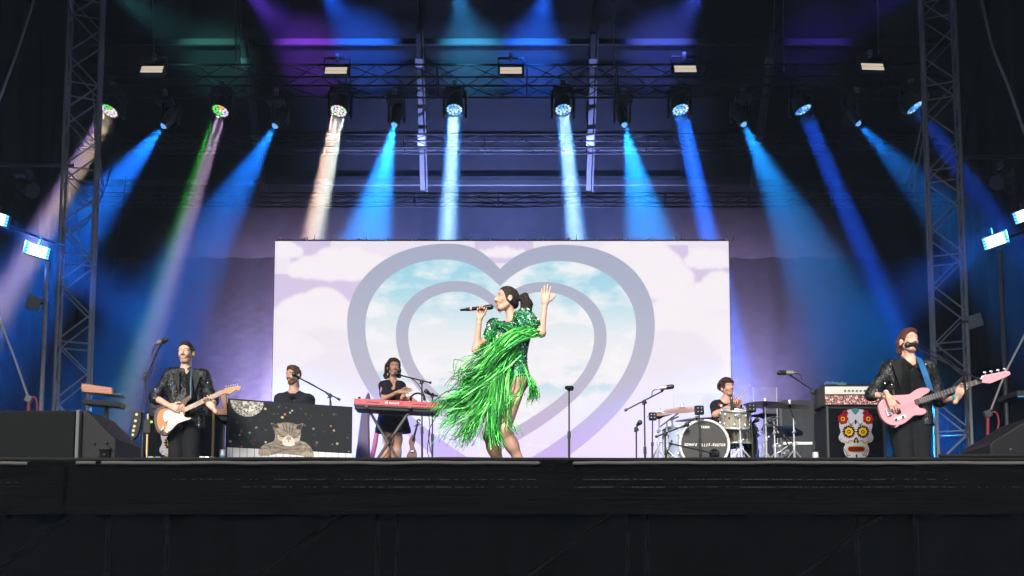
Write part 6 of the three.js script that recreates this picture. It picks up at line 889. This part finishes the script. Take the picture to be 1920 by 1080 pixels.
// ------------------------------------------------------------------ drum kit
{
  const Z = -4.15, k = (x, y, z = Z) => at(1160 + x / 4.8, 660 + y / 4.8, z);
  const shell = mat(lin(0.62, 0.56, 0.42), 0.35, 0, { map: cl(texScuff, 1) });
  { // bass drum
    const c = k(772, 832), R = 0.29, z0 = Z - 0.42, t = thing('bass_drum', 'white-hooped bass drum with a hand-lettered black front skin', 'drum', V(c.x, DR, Z - 0.2));
    const ring = (r, z, tube, m, n) => part(t, n, new THREE.TorusGeometry(r, tube, 10, 48).translate(c.x, c.y, z), m);
    part(t, 'shell', cyl(V(c.x, c.y, z0), V(c.x, c.y, Z - 0.01), R - 0.012, R - 0.012, 48, true), shell); ring(R, Z, 0.017, mat(lin(0.7, 0.68, 0.62), 0.3), 'hoop'); ring(R, z0, 0.017, shell, 'hoop');
    const skin = canvasTex(512, 512, (x) => { x.fillStyle = '#33312f'; x.fillRect(0, 0, 512, 512); seed(4); for (let i = 0; i < 3000; i++) { x.fillStyle = `rgba(${rnd() < 0.5 ? '20,20,20' : '78,75,72'},0.15)`; x.fillRect(rnd(0, 512), rnd(0, 512), 3, 2); } x.fillStyle = '#e9e6df'; x.font = 'bold 34px sans-serif'; x.textAlign = 'center'; x.fillText('TAMA', 268, 84); x.font = 'italic bold 38px sans-serif'; x.save(); x.translate(258, 272); x.scale(0.88, 1); [...'SOPHIE ELLIS-BEXTOR'].forEach((ch, i) => { x.save(); x.translate((i - 9) * 26, rnd(-4, 4)); x.rotate(rnd(-0.14, 0.1)); x.fillText(ch, 0, 0); x.restore(); }); x.restore(); });
    const sh = new THREE.Shape(); sh.absarc(0, 0, R - 0.012, 0, Math.PI * 2); const ho = new THREE.Path(); ho.absarc(0.115, -0.115, 0.058, 0, Math.PI * 2, true); sh.holes.push(ho); const g = new THREE.ShapeGeometry(sh, 48), p = g.attributes.position, uv = g.attributes.uv; for (let i = 0; i < p.count; i++) uv.setXY(i, p.getX(i) / (2 * R) + 0.5, p.getY(i) / (2 * R) + 0.5);
    part(t, 'front_skin', g.translate(c.x, c.y, Z - 0.004), mat(lin(1), 0.45, 0, { map: skin })); part(t, 'port_ring', new THREE.TorusGeometry(0.058, 0.006, 8, 28).translate(c.x + 0.115, c.y - 0.115, Z), M.black);
    const bs = new THREE.CircleGeometry(R - 0.012, 40).translate(c.x, c.y, z0 + 0.01); part(t, 'batter_skin', bs, mat(lin(0.6, 0.5, 0.58), 0.7));
    for (let i = 0; i < 10; i++) { const a = i * 0.628 + 0.3, r = R - 0.002, q = V(c.x + r * Math.cos(a), c.y + r * Math.sin(a), 0); part(t, 'tension_claw', MG([rbox(0.03, 0.03, 0.02, V(q.x, q.y, Z + 0.008), Q(0, 0, a), 0.005), cyl(V(q.x + 0.012 * Math.cos(a), q.y + 0.012 * Math.sin(a), Z), V(q.x + 0.012 * Math.cos(a), q.y + 0.012 * Math.sin(a), Z - 0.16), 0.005)]), M.chrome); }
    for (const s of [-1, 1]) part(t, 'spur', cyl(V(c.x + s * 0.24, c.y - 0.14, Z - 0.1), V(c.x + s * 0.36, DR + 0.005, Z + 0.02), 0.011), M.chrome);
  }
  const drum = (name, label, c, r, h, tilt, m, lugs = 8, legs) => { // shell, rims, skins, lugs
    const t = thing(name, label, 'drum', c), q = Q(...tilt), o = (x, y, z) => V(x, y, z).applyQuaternion(q).add(c), up = V(0, 1, 0).applyQuaternion(q);
    const sl = part(t, 'shell', cyl(o(0, -h / 2, 0), o(0, h / 2, 0), r, r, 40, true), m); for (const y of [-h / 2, h / 2]) part(t, 'rim', new THREE.TorusGeometry(r + 0.006, 0.009, 8, 40).rotateX(Math.PI / 2).scale(1, 1.6, 1).translate(0, y, 0).applyQuaternion(q).translate(c.x, c.y, c.z), M.chrome);
    part(t, 'top_skin', new THREE.CylinderGeometry(r - 0.002, r - 0.002, 0.004, 36).translate(0, h / 2 - 0.004, 0).applyQuaternion(q).translate(c.x, c.y, c.z), M.white); part(t, 'bottom_skin', new THREE.CylinderGeometry(r - 0.002, r - 0.002, 0.004, 36).translate(0, -h / 2 + 0.004, 0).applyQuaternion(q).translate(c.x, c.y, c.z), mat(lin(0.16, 0.1, 0.08), 0.5));
    for (let i = 0; i < lugs; i++) { const a = i * 6.283 / lugs + 0.25; for (const y of [-h * 0.28, h * 0.28]) part(sl, 'lug', ball(o((r + 0.006) * Math.cos(a), y, (r + 0.006) * Math.sin(a)), 0.014, 1, 1.5, 1, 8), M.chrome); part(sl, 'tension_rod', cyl(o((r + 0.012) * Math.cos(a), -h / 2, (r + 0.012) * Math.sin(a)), o((r + 0.012) * Math.cos(a), h / 2, (r + 0.012) * Math.sin(a)), 0.004, 0.004, 6), M.chrome); }
    part(sl, 'badge', cyl(o(-r * 0.62, h * 0.1, r * 0.79), o(-r * 0.625, h * 0.1, r * 0.795), 0.014, 0.014, 14), M.steelDark);
    (legs || []).forEach(([a, b]) => part(t, 'leg', cyl(a, b, 0.01, 0.01, 8), M.chrome)); return t;
  };
  drum('rack_tom', 'cream rack tom mounted above the bass drum', k(1048, 603, Z - 0.1), 0.165, 0.2, [0.28, 0, -0.04], shell);
  drum('snare_drum', 'brass snare drum below the cream tom', k(1055, 775, Z - 0.35), 0.18, 0.14, [0.08, 0, 0], mat(lin(0.5, 0.4, 0.25), 0.3, 0.8), 8, [[k(1055, 800, Z - 0.35), V(k(1055, 0, Z - 0.35).x, DR, Z - 0.35)]]);
  { const c = k(545, 850, Z - 0.3); drum('floor_tom', 'pale blue floor tom behind the bass drum', c, 0.19, 0.42, [0, 0, 0], mat(lin(0.3, 0.36, 0.48), 0.4), 8, [-1, 0, 1].map((s) => [V(c.x + s * 0.19, c.y + 0.05, c.z + 0.1 - Math.abs(s) * 0.1), V(c.x + s * 0.2, DR, c.z + 0.1 - Math.abs(s) * 0.1)])); }
  const bronze = new THREE.MeshStandardMaterial({ color: lin(0.58, 0.36, 0.27), roughness: 0.36, metalness: 0.6 });
  const cymProfile = (r) => new THREE.LatheGeometry([[0.004, 0.028], [0.02, 0.026], [0.035, 0.014], [0.05, 0.008], [r * 0.6, 0.0], [r, -0.012], [r, -0.0135], [r * 0.6, -0.0015], [0.05, 0.0065], [0.03, 0.012], [0.004, 0.026]].map(([x, y]) => new THREE.Vector2(x, y)), 44);
  const stand = (t, base, top, spread = 0.3, r = 0.012, m = M.chrome) => { part(t, 'pole', MG([cyl(base.clone().add(V(0, 0.08, 0)), base.clone().lerp(top, 0.55), r * 1.2, r * 1.2, 10), cyl(base.clone().lerp(top, 0.5), top, r * 0.8, r * 0.8, 10), cyl(base.clone().lerp(top, 0.5), base.clone().lerp(top, 0.56), r * 2, r * 2, 10)]), m); part(t, 'clamp', MG([rbox(0.05, 0.03, 0.03, base.clone().lerp(top, 0.75), Q(0.3, 0.6, 0.4), 0.008), ball(base.clone().lerp(top, 0.56).add(V(0.03, 0, 0.01)), 0.016, 1, 1, 1, 8)]), m); for (let i = 0; i < 3; i++) { const a = i * 2.094 + 0.5 + base.x, f = base.clone().add(V(spread * Math.cos(a), 0.012, spread * Math.sin(a))), h = base.clone().add(V(0, 0.3, 0)), h2 = base.clone().add(V(0, 0.12, 0)); part(t, 'leg', MG([cyl(f, h, 0.009, 0.009, 8), cyl(f.clone().lerp(h, 0.45), h2, 0.006, 0.006, 6), ball(f, 0.014, 1, 1, 1, 8)]), m); } };
  const cymbal = (label, x, y, z, r, tilt, bx, boom, hats) => {
    const c = k(x, y, z), t = thing('cymbal', label, 'cymbal', V(c.x, DR, z), 'cymbals around the drum kit'), q = Q(...tilt), base = V(k(bx, 0, z - 0.05).x, DR, z - 0.05), jt = boom ? V(base.x, c.y - 0.14, z - 0.05) : c.clone().add(V(0, -0.03, 0));
    part(t, 'plate', cymProfile(r).applyQuaternion(q).translate(c.x, c.y, c.z), bronze); if (hats) part(t, 'plate', cymProfile(r).scale(1, -1, 1).applyQuaternion(q).translate(c.x, c.y - 0.03, c.z), bronze);
    part(t, 'wing_nut', MG([cyl(c.clone().add(V(0, 0.02, 0)), c.clone().add(V(0, 0.065, 0)), 0.012, 0.008, 8), ball(c.clone().add(V(0, 0.06, 0)), 0.016, 1.4, 0.8, 0.6, 8)]), M.chrome); part(t, 'felt', cyl(c.clone().add(V(0, -0.03, 0)), c.clone().add(V(0, 0.02, 0)), 0.018, 0.018, 10), M.black);
    stand(t, base, jt, 0.27); if (boom) part(t, 'boom', cyl(jt.clone().lerp(c, -0.5), c.clone().add(V(0, -0.02, 0)), 0.009, 0.009, 8), M.chrome);
  };
  cymbal('large crash cymbal tilted up, left of the bass drum', 570, 512, Z - 0.1, 0.225, [0.35, 0, 0.1], 425, true);
  cymbal('small pair of hi-hat cymbals at the left end of the kit', 365, 560, Z - 0.05, 0.15, [0.22, 0, 0.1], 335, false, true);
  cymbal('thin flat cymbal just above the bass drum', 705, 598, Z - 0.35, 0.27, [0.1, 0, 0.07], 545, true);
  cymbal('ride cymbal with a black top nut, right of the tom', 1320, 468, Z - 0.25, 0.26, [0.03, 0, -0.05], 1310, false);
  cymbal('wide crash cymbal at the right end of the kit', 1540, 482, Z - 0.1, 0.225, [0.07, 0, -0.06], 1560, true);
  cymbal('dark lower cymbal behind the ride cymbal', 1305, 560, Z - 0.5, 0.16, [0.06, 0, 0], 1280, false, true);
  { const t = thing('tom_stand', 'chrome stand that carries the cream tom', 'stand', V(k(1090, 0, Z + 0.02).x, DR, Z + 0.02)); stand(t, t.position.clone(), k(1085, 560, Z + 0.06), 0.3, 0.016); part(t, 'mount', MG([rbox(0.09, 0.05, 0.05, k(1085, 570, Z + 0.06), Q(0.2, 0.5, 0.3), 0.012), ball(k(1095, 545, Z + 0.06), 0.03, 1, 1, 1, 10), cyl(k(1060, 548, Z + 0.07), k(1120, 530, Z + 0.02), 0.01)]), M.chrome); }
  [[640, 640, -0.5, 'chrome hardware stand half hidden behind the bass drum'], [1395, 600, -0.35, 'chrome hardware stand between the ride and crash cymbals'], [1180, 640, -0.45, 'chrome hardware stand behind the cream tom'], [480, 600, -0.2, 'chrome hardware stand behind the crossing microphone boom']].forEach(([x, y, d, l]) => { const t = thing('hardware_stand', l, 'stand', V(k(x, 0, Z + d).x, DR, Z + d)); stand(t, t.position.clone(), k(x, y, Z + d), 0.28, 0.013); part(t, 'arm', MG([cyl(k(x - 40, y + 20, Z + d), k(x + 60, y - 18, Z + d + 0.06), 0.009, 0.009, 8), ball(k(x, y, Z + d), 0.024, 1, 1, 1, 10), cyl(k(x + 10, y + 60, Z + d), k(x + 45, y + 130, Z + d + 0.05), 0.008)]), M.chrome); });
  const pad = (label, x, y, w, bx) => { const c = k(x, y, Z + 0.12), t = thing('control_pad', label, 'stand box', V(k(bx, 0, Z + 0.12).x, DR, Z + 0.12)), b = t.position.clone(); part(t, 'box', rbox(w, w, 0.05, c, Q(-0.15, 0.1, 0.03), 0.008), M.black); for (let i = 0; i < 4; i++) part(t, 'knob', cyl(c.clone().add(V((i & 1 ? 0.2 : -0.2) * w, (i & 2 ? 0.2 : -0.2) * w, 0.02)), c.clone().add(V((i & 1 ? 0.2 : -0.2) * w, (i & 2 ? 0.2 : -0.2) * w, 0.036)), 0.006), M.alu); part(t, 'pole', MG([cyl(b, b.clone().lerp(c, 0.5), 0.011, 0.011, 8), cyl(b.clone().lerp(c, 0.48), c.clone().add(V(0, -w / 2, -0.01)), 0.008, 0.008, 8), cyl(b.clone().lerp(c, 0.46), b.clone().lerp(c, 0.53), 0.016, 0.016, 8)]), M.blackMetal); part(t, 'base', new THREE.CylinderGeometry(0.05, 0.12, 0.04, 20).translate(b.x, b.y + 0.02, b.z), M.black); };
  pad('small black box on a straight stand in front of the bass drum', 725, 524, 0.105, 722); pad('small black box on a stand at the left of the drum kit', 306, 580, 0.09, 288); pad('small black box on a stand beside the cream tom', 1192, 500, 0.11, 1190);
  // drum microphones
  const dm = (label, base, joint, tail, head, mic) => micStand(label, base, joint, tail, head, mic, { group: 'drum microphones' });
  { const z = Z + 0.25, b = V(k(560, 0, z).x - 0.3, FLOOR, z); micStand('low boom stand reaching the bass drum port with a round microphone', V(k(430, 0, z).x, FLOOR, z), k(430, 900, z), k(455, 822, z), k(835, 908, z - 0.05), [k(880, 915, z - 0.12), k(830, 905, z - 0.06), 'vocal'], {}); micStand('black boom stand crossing in front of the floor tom', V(k(420, 0, z - 0.1).x, FLOOR, z - 0.1), k(418, 735, z - 0.1), k(330, 765, z - 0.1), k(590, 665, z - 0.12), [k(620, 650, z - 0.15), k(590, 667, z - 0.12), 'vocal'], {}); }
  micStand('boom stand slanting behind the ride cymbal stand', V(k(1620, 0, Z - 0.3).x, DR, Z - 0.3), k(1490, 760, Z - 0.3), k(1590, 830, Z - 0.3), k(1370, 635, Z - 0.28), [k(1355, 622, Z - 0.26), k(1375, 640, Z - 0.28), 'vocal'], {});
  micStand('short stand with a microphone slung under the ride cymbal', V(k(1240, 0, Z - 0.2).x, DR, Z - 0.2), k(1240, 700, Z - 0.2), k(1262, 760, Z - 0.2), k(1200, 650, Z - 0.15), [k(1250, 605, Z - 0.1), k(1205, 640, Z - 0.15), 'vocal'], {});
  { const t = thing('tom_microphone', 'black microphone clipped upright to the rim of the cream tom', 'microphone', k(1020, 500, Z + 0.02)); part(t, 'body', cyl(k(1022, 520, Z + 0.02), k(1018, 450, Z + 0.02), 0.02, 0.02, 12), M.blackMetal); part(t, 'grille', ball(k(1015, 425, Z + 0.02), 0.028, 0.8, 1.5, 0.8), mat(lin(0.1), 0.4, 0.6)); part(t, 'clip', rbox(0.05, 0.03, 0.04, k(1022, 520, Z + 0.01), null, 0.008), M.black); }
  { // pedal board / percussion module behind
    const c = k(1470, 715, Z - 0.6), t = thing('sample_pad', 'flat blue-black sample pad tilted behind the right cymbal stands', 'drum pad', V(c.x, DR, c.z)); part(t, 'pad', rbox(0.42, 0.05, 0.3, c, Q(0.5, 0.2, 0.03), 0.012), mat(lin(0.02, 0.04, 0.07), 0.4)); part(t, 'pole', cyl(V(c.x, DR, c.z), c, 0.014), M.chrome); part(t, 'cluster', MG([ball(V(c.x - 0.05, c.y - 0.2, c.z + 0.06), 0.04), rbox(0.1, 0.06, 0.06, V(c.x + 0.03, c.y - 0.28, c.z + 0.06), Q(0.3, 0.3, 0.5), 0.015), cyl(V(c.x - 0.1, c.y - 0.3, c.z + 0.05), V(c.x + 0.1, c.y - 0.16, c.z + 0.05), 0.012)]), M.chrome); }
  { // clear acrylic shields round the drums
    const pm = new THREE.MeshPhysicalMaterial({ color: lin(0.97), transmission: 1, thickness: 0, roughness: 0.03, ior: 1.45 }); [[1262, 1352, -5.5, 738], [1412, 1456, -5.3, 726]].forEach(([u0, u1, z, v], i) => { const a = at(u0, v, z), b = at(u1, v, z), t = thing('acrylic_screen', ['clear acrylic drum shield behind the left cymbals', 'clear acrylic drum shield behind the right cymbals'][i], 'screen', V((a.x + b.x) / 2, DR, z)); part(t, 'pane', rbox(b.x - a.x, a.y - DR - 0.04, 0.008, V((a.x + b.x) / 2, (a.y + DR) / 2 + 0.02, z), null, 0.003, 1), pm); part(t, 'foot', rbox(b.x - a.x, 0.04, 0.12, V((a.x + b.x) / 2, DR + 0.02, z), null, 0.008), M.black); for (const s of [a.x, b.x]) part(t, 'edge_bead', cyl(V(s, DR + 0.04, z), V(s, a.y, z), 0.006, 0.006, 6), new THREE.MeshPhysicalMaterial({ color: lin(0.9), transmission: 0.7, roughness: 0.2 })); });
  }
}
function drummer() {
  const z = -5.0, p = (u, v, d = 0) => at(u, v, z + d), S = [0.55, 0.31, 0.23], zz = (x, y, d = 0) => p(1330 + x / 6.352, 700 + y / 6.352, d);
  const sy = DR + 0.52, J = { head: zz(212, 185, 0.03), neck: zz(195, 320, 0), shA: zz(85, 390, 0), shB: zz(310, 395, 0), elA: zz(78, 490, 0.1), wrA: zz(270, 385, 0.32), elB: zz(380, 490, 0.08), wrB: zz(345, 400, 0.32), hipA: V(zz(150, 0).x - 0.05, sy + 0.1, z), hipB: V(zz(240, 0).x + 0.05, sy + 0.1, z), knA: V(zz(120, 0).x - 0.05, sy + 0.08, z + 0.42), knB: V(zz(270, 0).x + 0.1, sy + 0.08, z + 0.42), anA: V(zz(120, 0).x - 0.05, DR + 0.09, z + 0.4), anB: V(zz(270, 0).x + 0.12, DR + 0.09, z + 0.4) };
  const hq = Q(-0.2, 0.35, 0.05, 'YXZ'), t = makePerson({ label: 'curly-haired drummer in a dark T-shirt seated behind the cream tom', base: V(zz(200, 0).x, DR, z), J, R: MAN, skin: S, face: { brow: [0.03, 0.015, 0.01], beard: { c: [0.2, 0.11, 0.08], jaw: 0.4, mo: 0.3 } }, headQ: hq, headScale: 0.9, handA: { side: -1, dir: V(0.7, 0.4, 0.2), palm: V(0, -0.3, 1), curl: 0.9 }, handB: { side: -1, dir: V(-0.4, 0.5, 0.5), palm: V(0, -1, 0.2), curl: 0.9 } });
  seed(31); const curls = []; for (let i = 0; i < 80; i++) { const a = rnd(0, 6.283), e = rnd(-0.15, 1.4), d = V(Math.cos(a) * Math.cos(e) * 0.094, 0.05 + Math.sin(e) * 0.098, -0.014 + Math.sin(a) * Math.cos(e) * 0.11); if (d.z > 0.045 && d.y < 0.075) continue; curls.push(el(d, V(0.022, 0.022, 0.022))); }
  part(t, 'hair', place(field([el(V(0, 0.045, -0.016), V(0.088, 0.09, 0.106)), half(V(0, 0.06, 0.07), V(0, -0.45, 0.88)), ...curls, sub(el(V(0, -0.035, 0.08), V(0.065, 0.09, 0.06)), 0.01)], 0.0075, 0.012), J.head, hq, 0.93), hairMat([0.045, 0.017, 0.012]));
  shirt(t, J, MAN, J.hipA.y - 0.06, cloth(lin(0.014, 0.013, 0.018), { specularIntensity: 0.3 }), 't_shirt', 0.75, 0.07); trousers(t, J, MAN, J.hipA.y + 0.1); shoes(t, J, M.black);
  for (const [x, y, c] of [[125, 375, [0.6, 0.05, 0.04]], [140, 385, [0.7, 0.7, 0.7]], [350, 385, [0.03, 0.1, 0.4]]]) part(t, 'shirt_print', ball(zz(x, y, 0.15), 0.018, 1, 1, 0.4), mat(lin(...c), 0.7));
  const th = thing('drum_stool', 'drum stool under the drummer', 'stool', V(J.hipA.x * 0.5 + J.hipB.x * 0.5, DR, z)); part(th, 'seat', new THREE.CylinderGeometry(0.17, 0.16, 0.08, 24).translate(th.position.x, sy - 0.05, z), M.black); part(th, 'leg', cyl(V(th.position.x, DR, z), V(th.position.x, sy - 0.09, z), 0.02), M.chrome);
  single('drumstick', MG([cyl(zz(325, 355, 0.36), zz(480, 145, 0.3), 0.008, 0.006, 10), ball(zz(481, 143, 0.3), 0.008, 1, 1.3, 1, 8)]), mat(lin(0.45, 0.25, 0.1), 0.5), 'wooden drumstick raised in the drummer\'s hand', 'drumstick', 'drumsticks'); single('drumstick', MG([cyl(zz(345, 400, 0.36), zz(300, 450, 0.62), 0.008, 0.006, 10)]), mat(lin(0.45, 0.25, 0.1), 0.5), 'wooden drumstick held low over the cream tom', 'drumstick', 'drumsticks');
}
drummer();

// ------------------------------------------------------------------ ropes, cables and small rigging
{
  const rope = (label, pts, r, m = M.aluDull) => single('rope', tube(pts, r, 60, 6), m, label, 'rope');
  rope('taut steel guy wire running down beside the left tower', [at(-120, 300, -5.0), at(-6, 585, -5.2), at(25, 665, -5.3), at(52, 742, -5.4)], 0.014); rope('taut steel guy wire running down beside the right tower', [at(2060, 330, -5.0), at(1926, 618, -5.2), at(1885, 700, -5.3), at(1858, 768, -5.4)], 0.014);
  for (const [u, v, s, l] of [[54, 748, -1, 'red ratchet strap at the foot of the left guy wire'], [1852, 776, 1, 'red ratchet strap at the foot of the right guy wire']]) { const c = at(u, v, -5.4), t = thing('ratchet_strap', l, 'strap', V(c.x, FLOOR, -5.4)); part(t, 'strap', cyl(V(c.x + s * -0.06, FLOOR, -5.4), c, 0.02, 0.02, 6), mat(lin(0.18, 0.01, 0.02), 0.7)); part(t, 'buckle', rbox(0.1, 0.1, 0.05, c, Q(0, 0, s * 0.4), 0.015), M.steelDark); part(t, 'tail', tube([c, c.clone().add(V(0.09, 0.02, 0.02)), c.clone().add(V(0.13, -0.12, 0.02)), c.clone().add(V(0.08, -0.3, 0))], 0.012), mat(lin(0.18, 0.01, 0.02), 0.7)); }
  rope('slack black cable looping down beside the left tower', [at(214, 230, -8.2), at(208, 310, -8.2), at(190, 370, -8.2), at(160, 420, -8.2), at(120, 440, -8.2)], 0.01, M.rubber); rope('thin black cable hanging near the left profile lamp', [at(236, 330, -9), at(228, 400, -9), at(214, 480, -9), at(208, 560, -9)], 0.008, M.rubber);
  rope('long guy line crossing the upper left corner', [at(110, -150, -6.5), at(66, -10, -6.5), at(34, 90, -6.5), at(-6, 200, -6.5), at(-150, 600, -6.5)], 0.018); rope('long guy line crossing the upper right corner', [at(1800, -150, -6.5), at(1838, -10, -6.5), at(1862, 90, -6.5), at(1890, 160, -6.5), at(1926, 262, -6.5), at(2070, 650, -6.5)], 0.018);
  for (const [u, v, s, l] of [[64, 568, -1, 'small grey panel clamped to the pole beside the left tower'], [1828, 602, 1, 'small grey panel clamped behind the right tower']]) { const c = at(u, v, -6.9), t = thing('reflector_panel', l, 'panel', c); part(t, 'panel', rbox(0.2, 0.2, 0.04, c, Q(0.2, s * -0.4, s * 0.3), 0.01), mat(lin(0.1, 0.11, 0.12), 0.5)); part(t, 'bracket', rbox(0.2, 0.03, 0.03, c.clone().add(V(-s * 0.12, 0, -0.03)), null, 0.008), M.black); }
  for (const [u, v, l] of [[40, 345, 'cluster of dark lamps and cables hanging beside the left tower'], [1890, 330, 'cluster of dark lamps and cables hanging beside the right tower']]) { const c = at(u, v, -7.2), t = thing('hanging_lamp', l, 'stage lamp', c); part(t, 'head', MG([cyl(c, c.clone().add(V(u < 900 ? 0.25 : -0.25, -0.16, 0.12)), 0.1, 0.12, 14), rbox(0.25, 0.12, 0.2, c.clone().add(V(0, 0.18, 0)), null, 0.03)]), M.black); part(t, 'yoke_arm', rbox(0.04, 0.3, 0.08, c.clone().add(V(0.1, 0.08, 0)), null, 0.01), M.black); part(t, 'cable', tube([c, c.clone().add(V(0.1, -0.2, 0)), c.clone().add(V(-0.05, -0.3, 0.05)), c.clone().add(V(-0.15, -0.1, 0))], 0.012), M.rubber); part(t, 'hanger_pipe', cyl(c.clone().add(V(-0.8, 0.3, 0)), c.clone().add(V(0.8, 0.3, 0)), 0.025), M.steelDark); }
}

renderer.render(scene, camera);
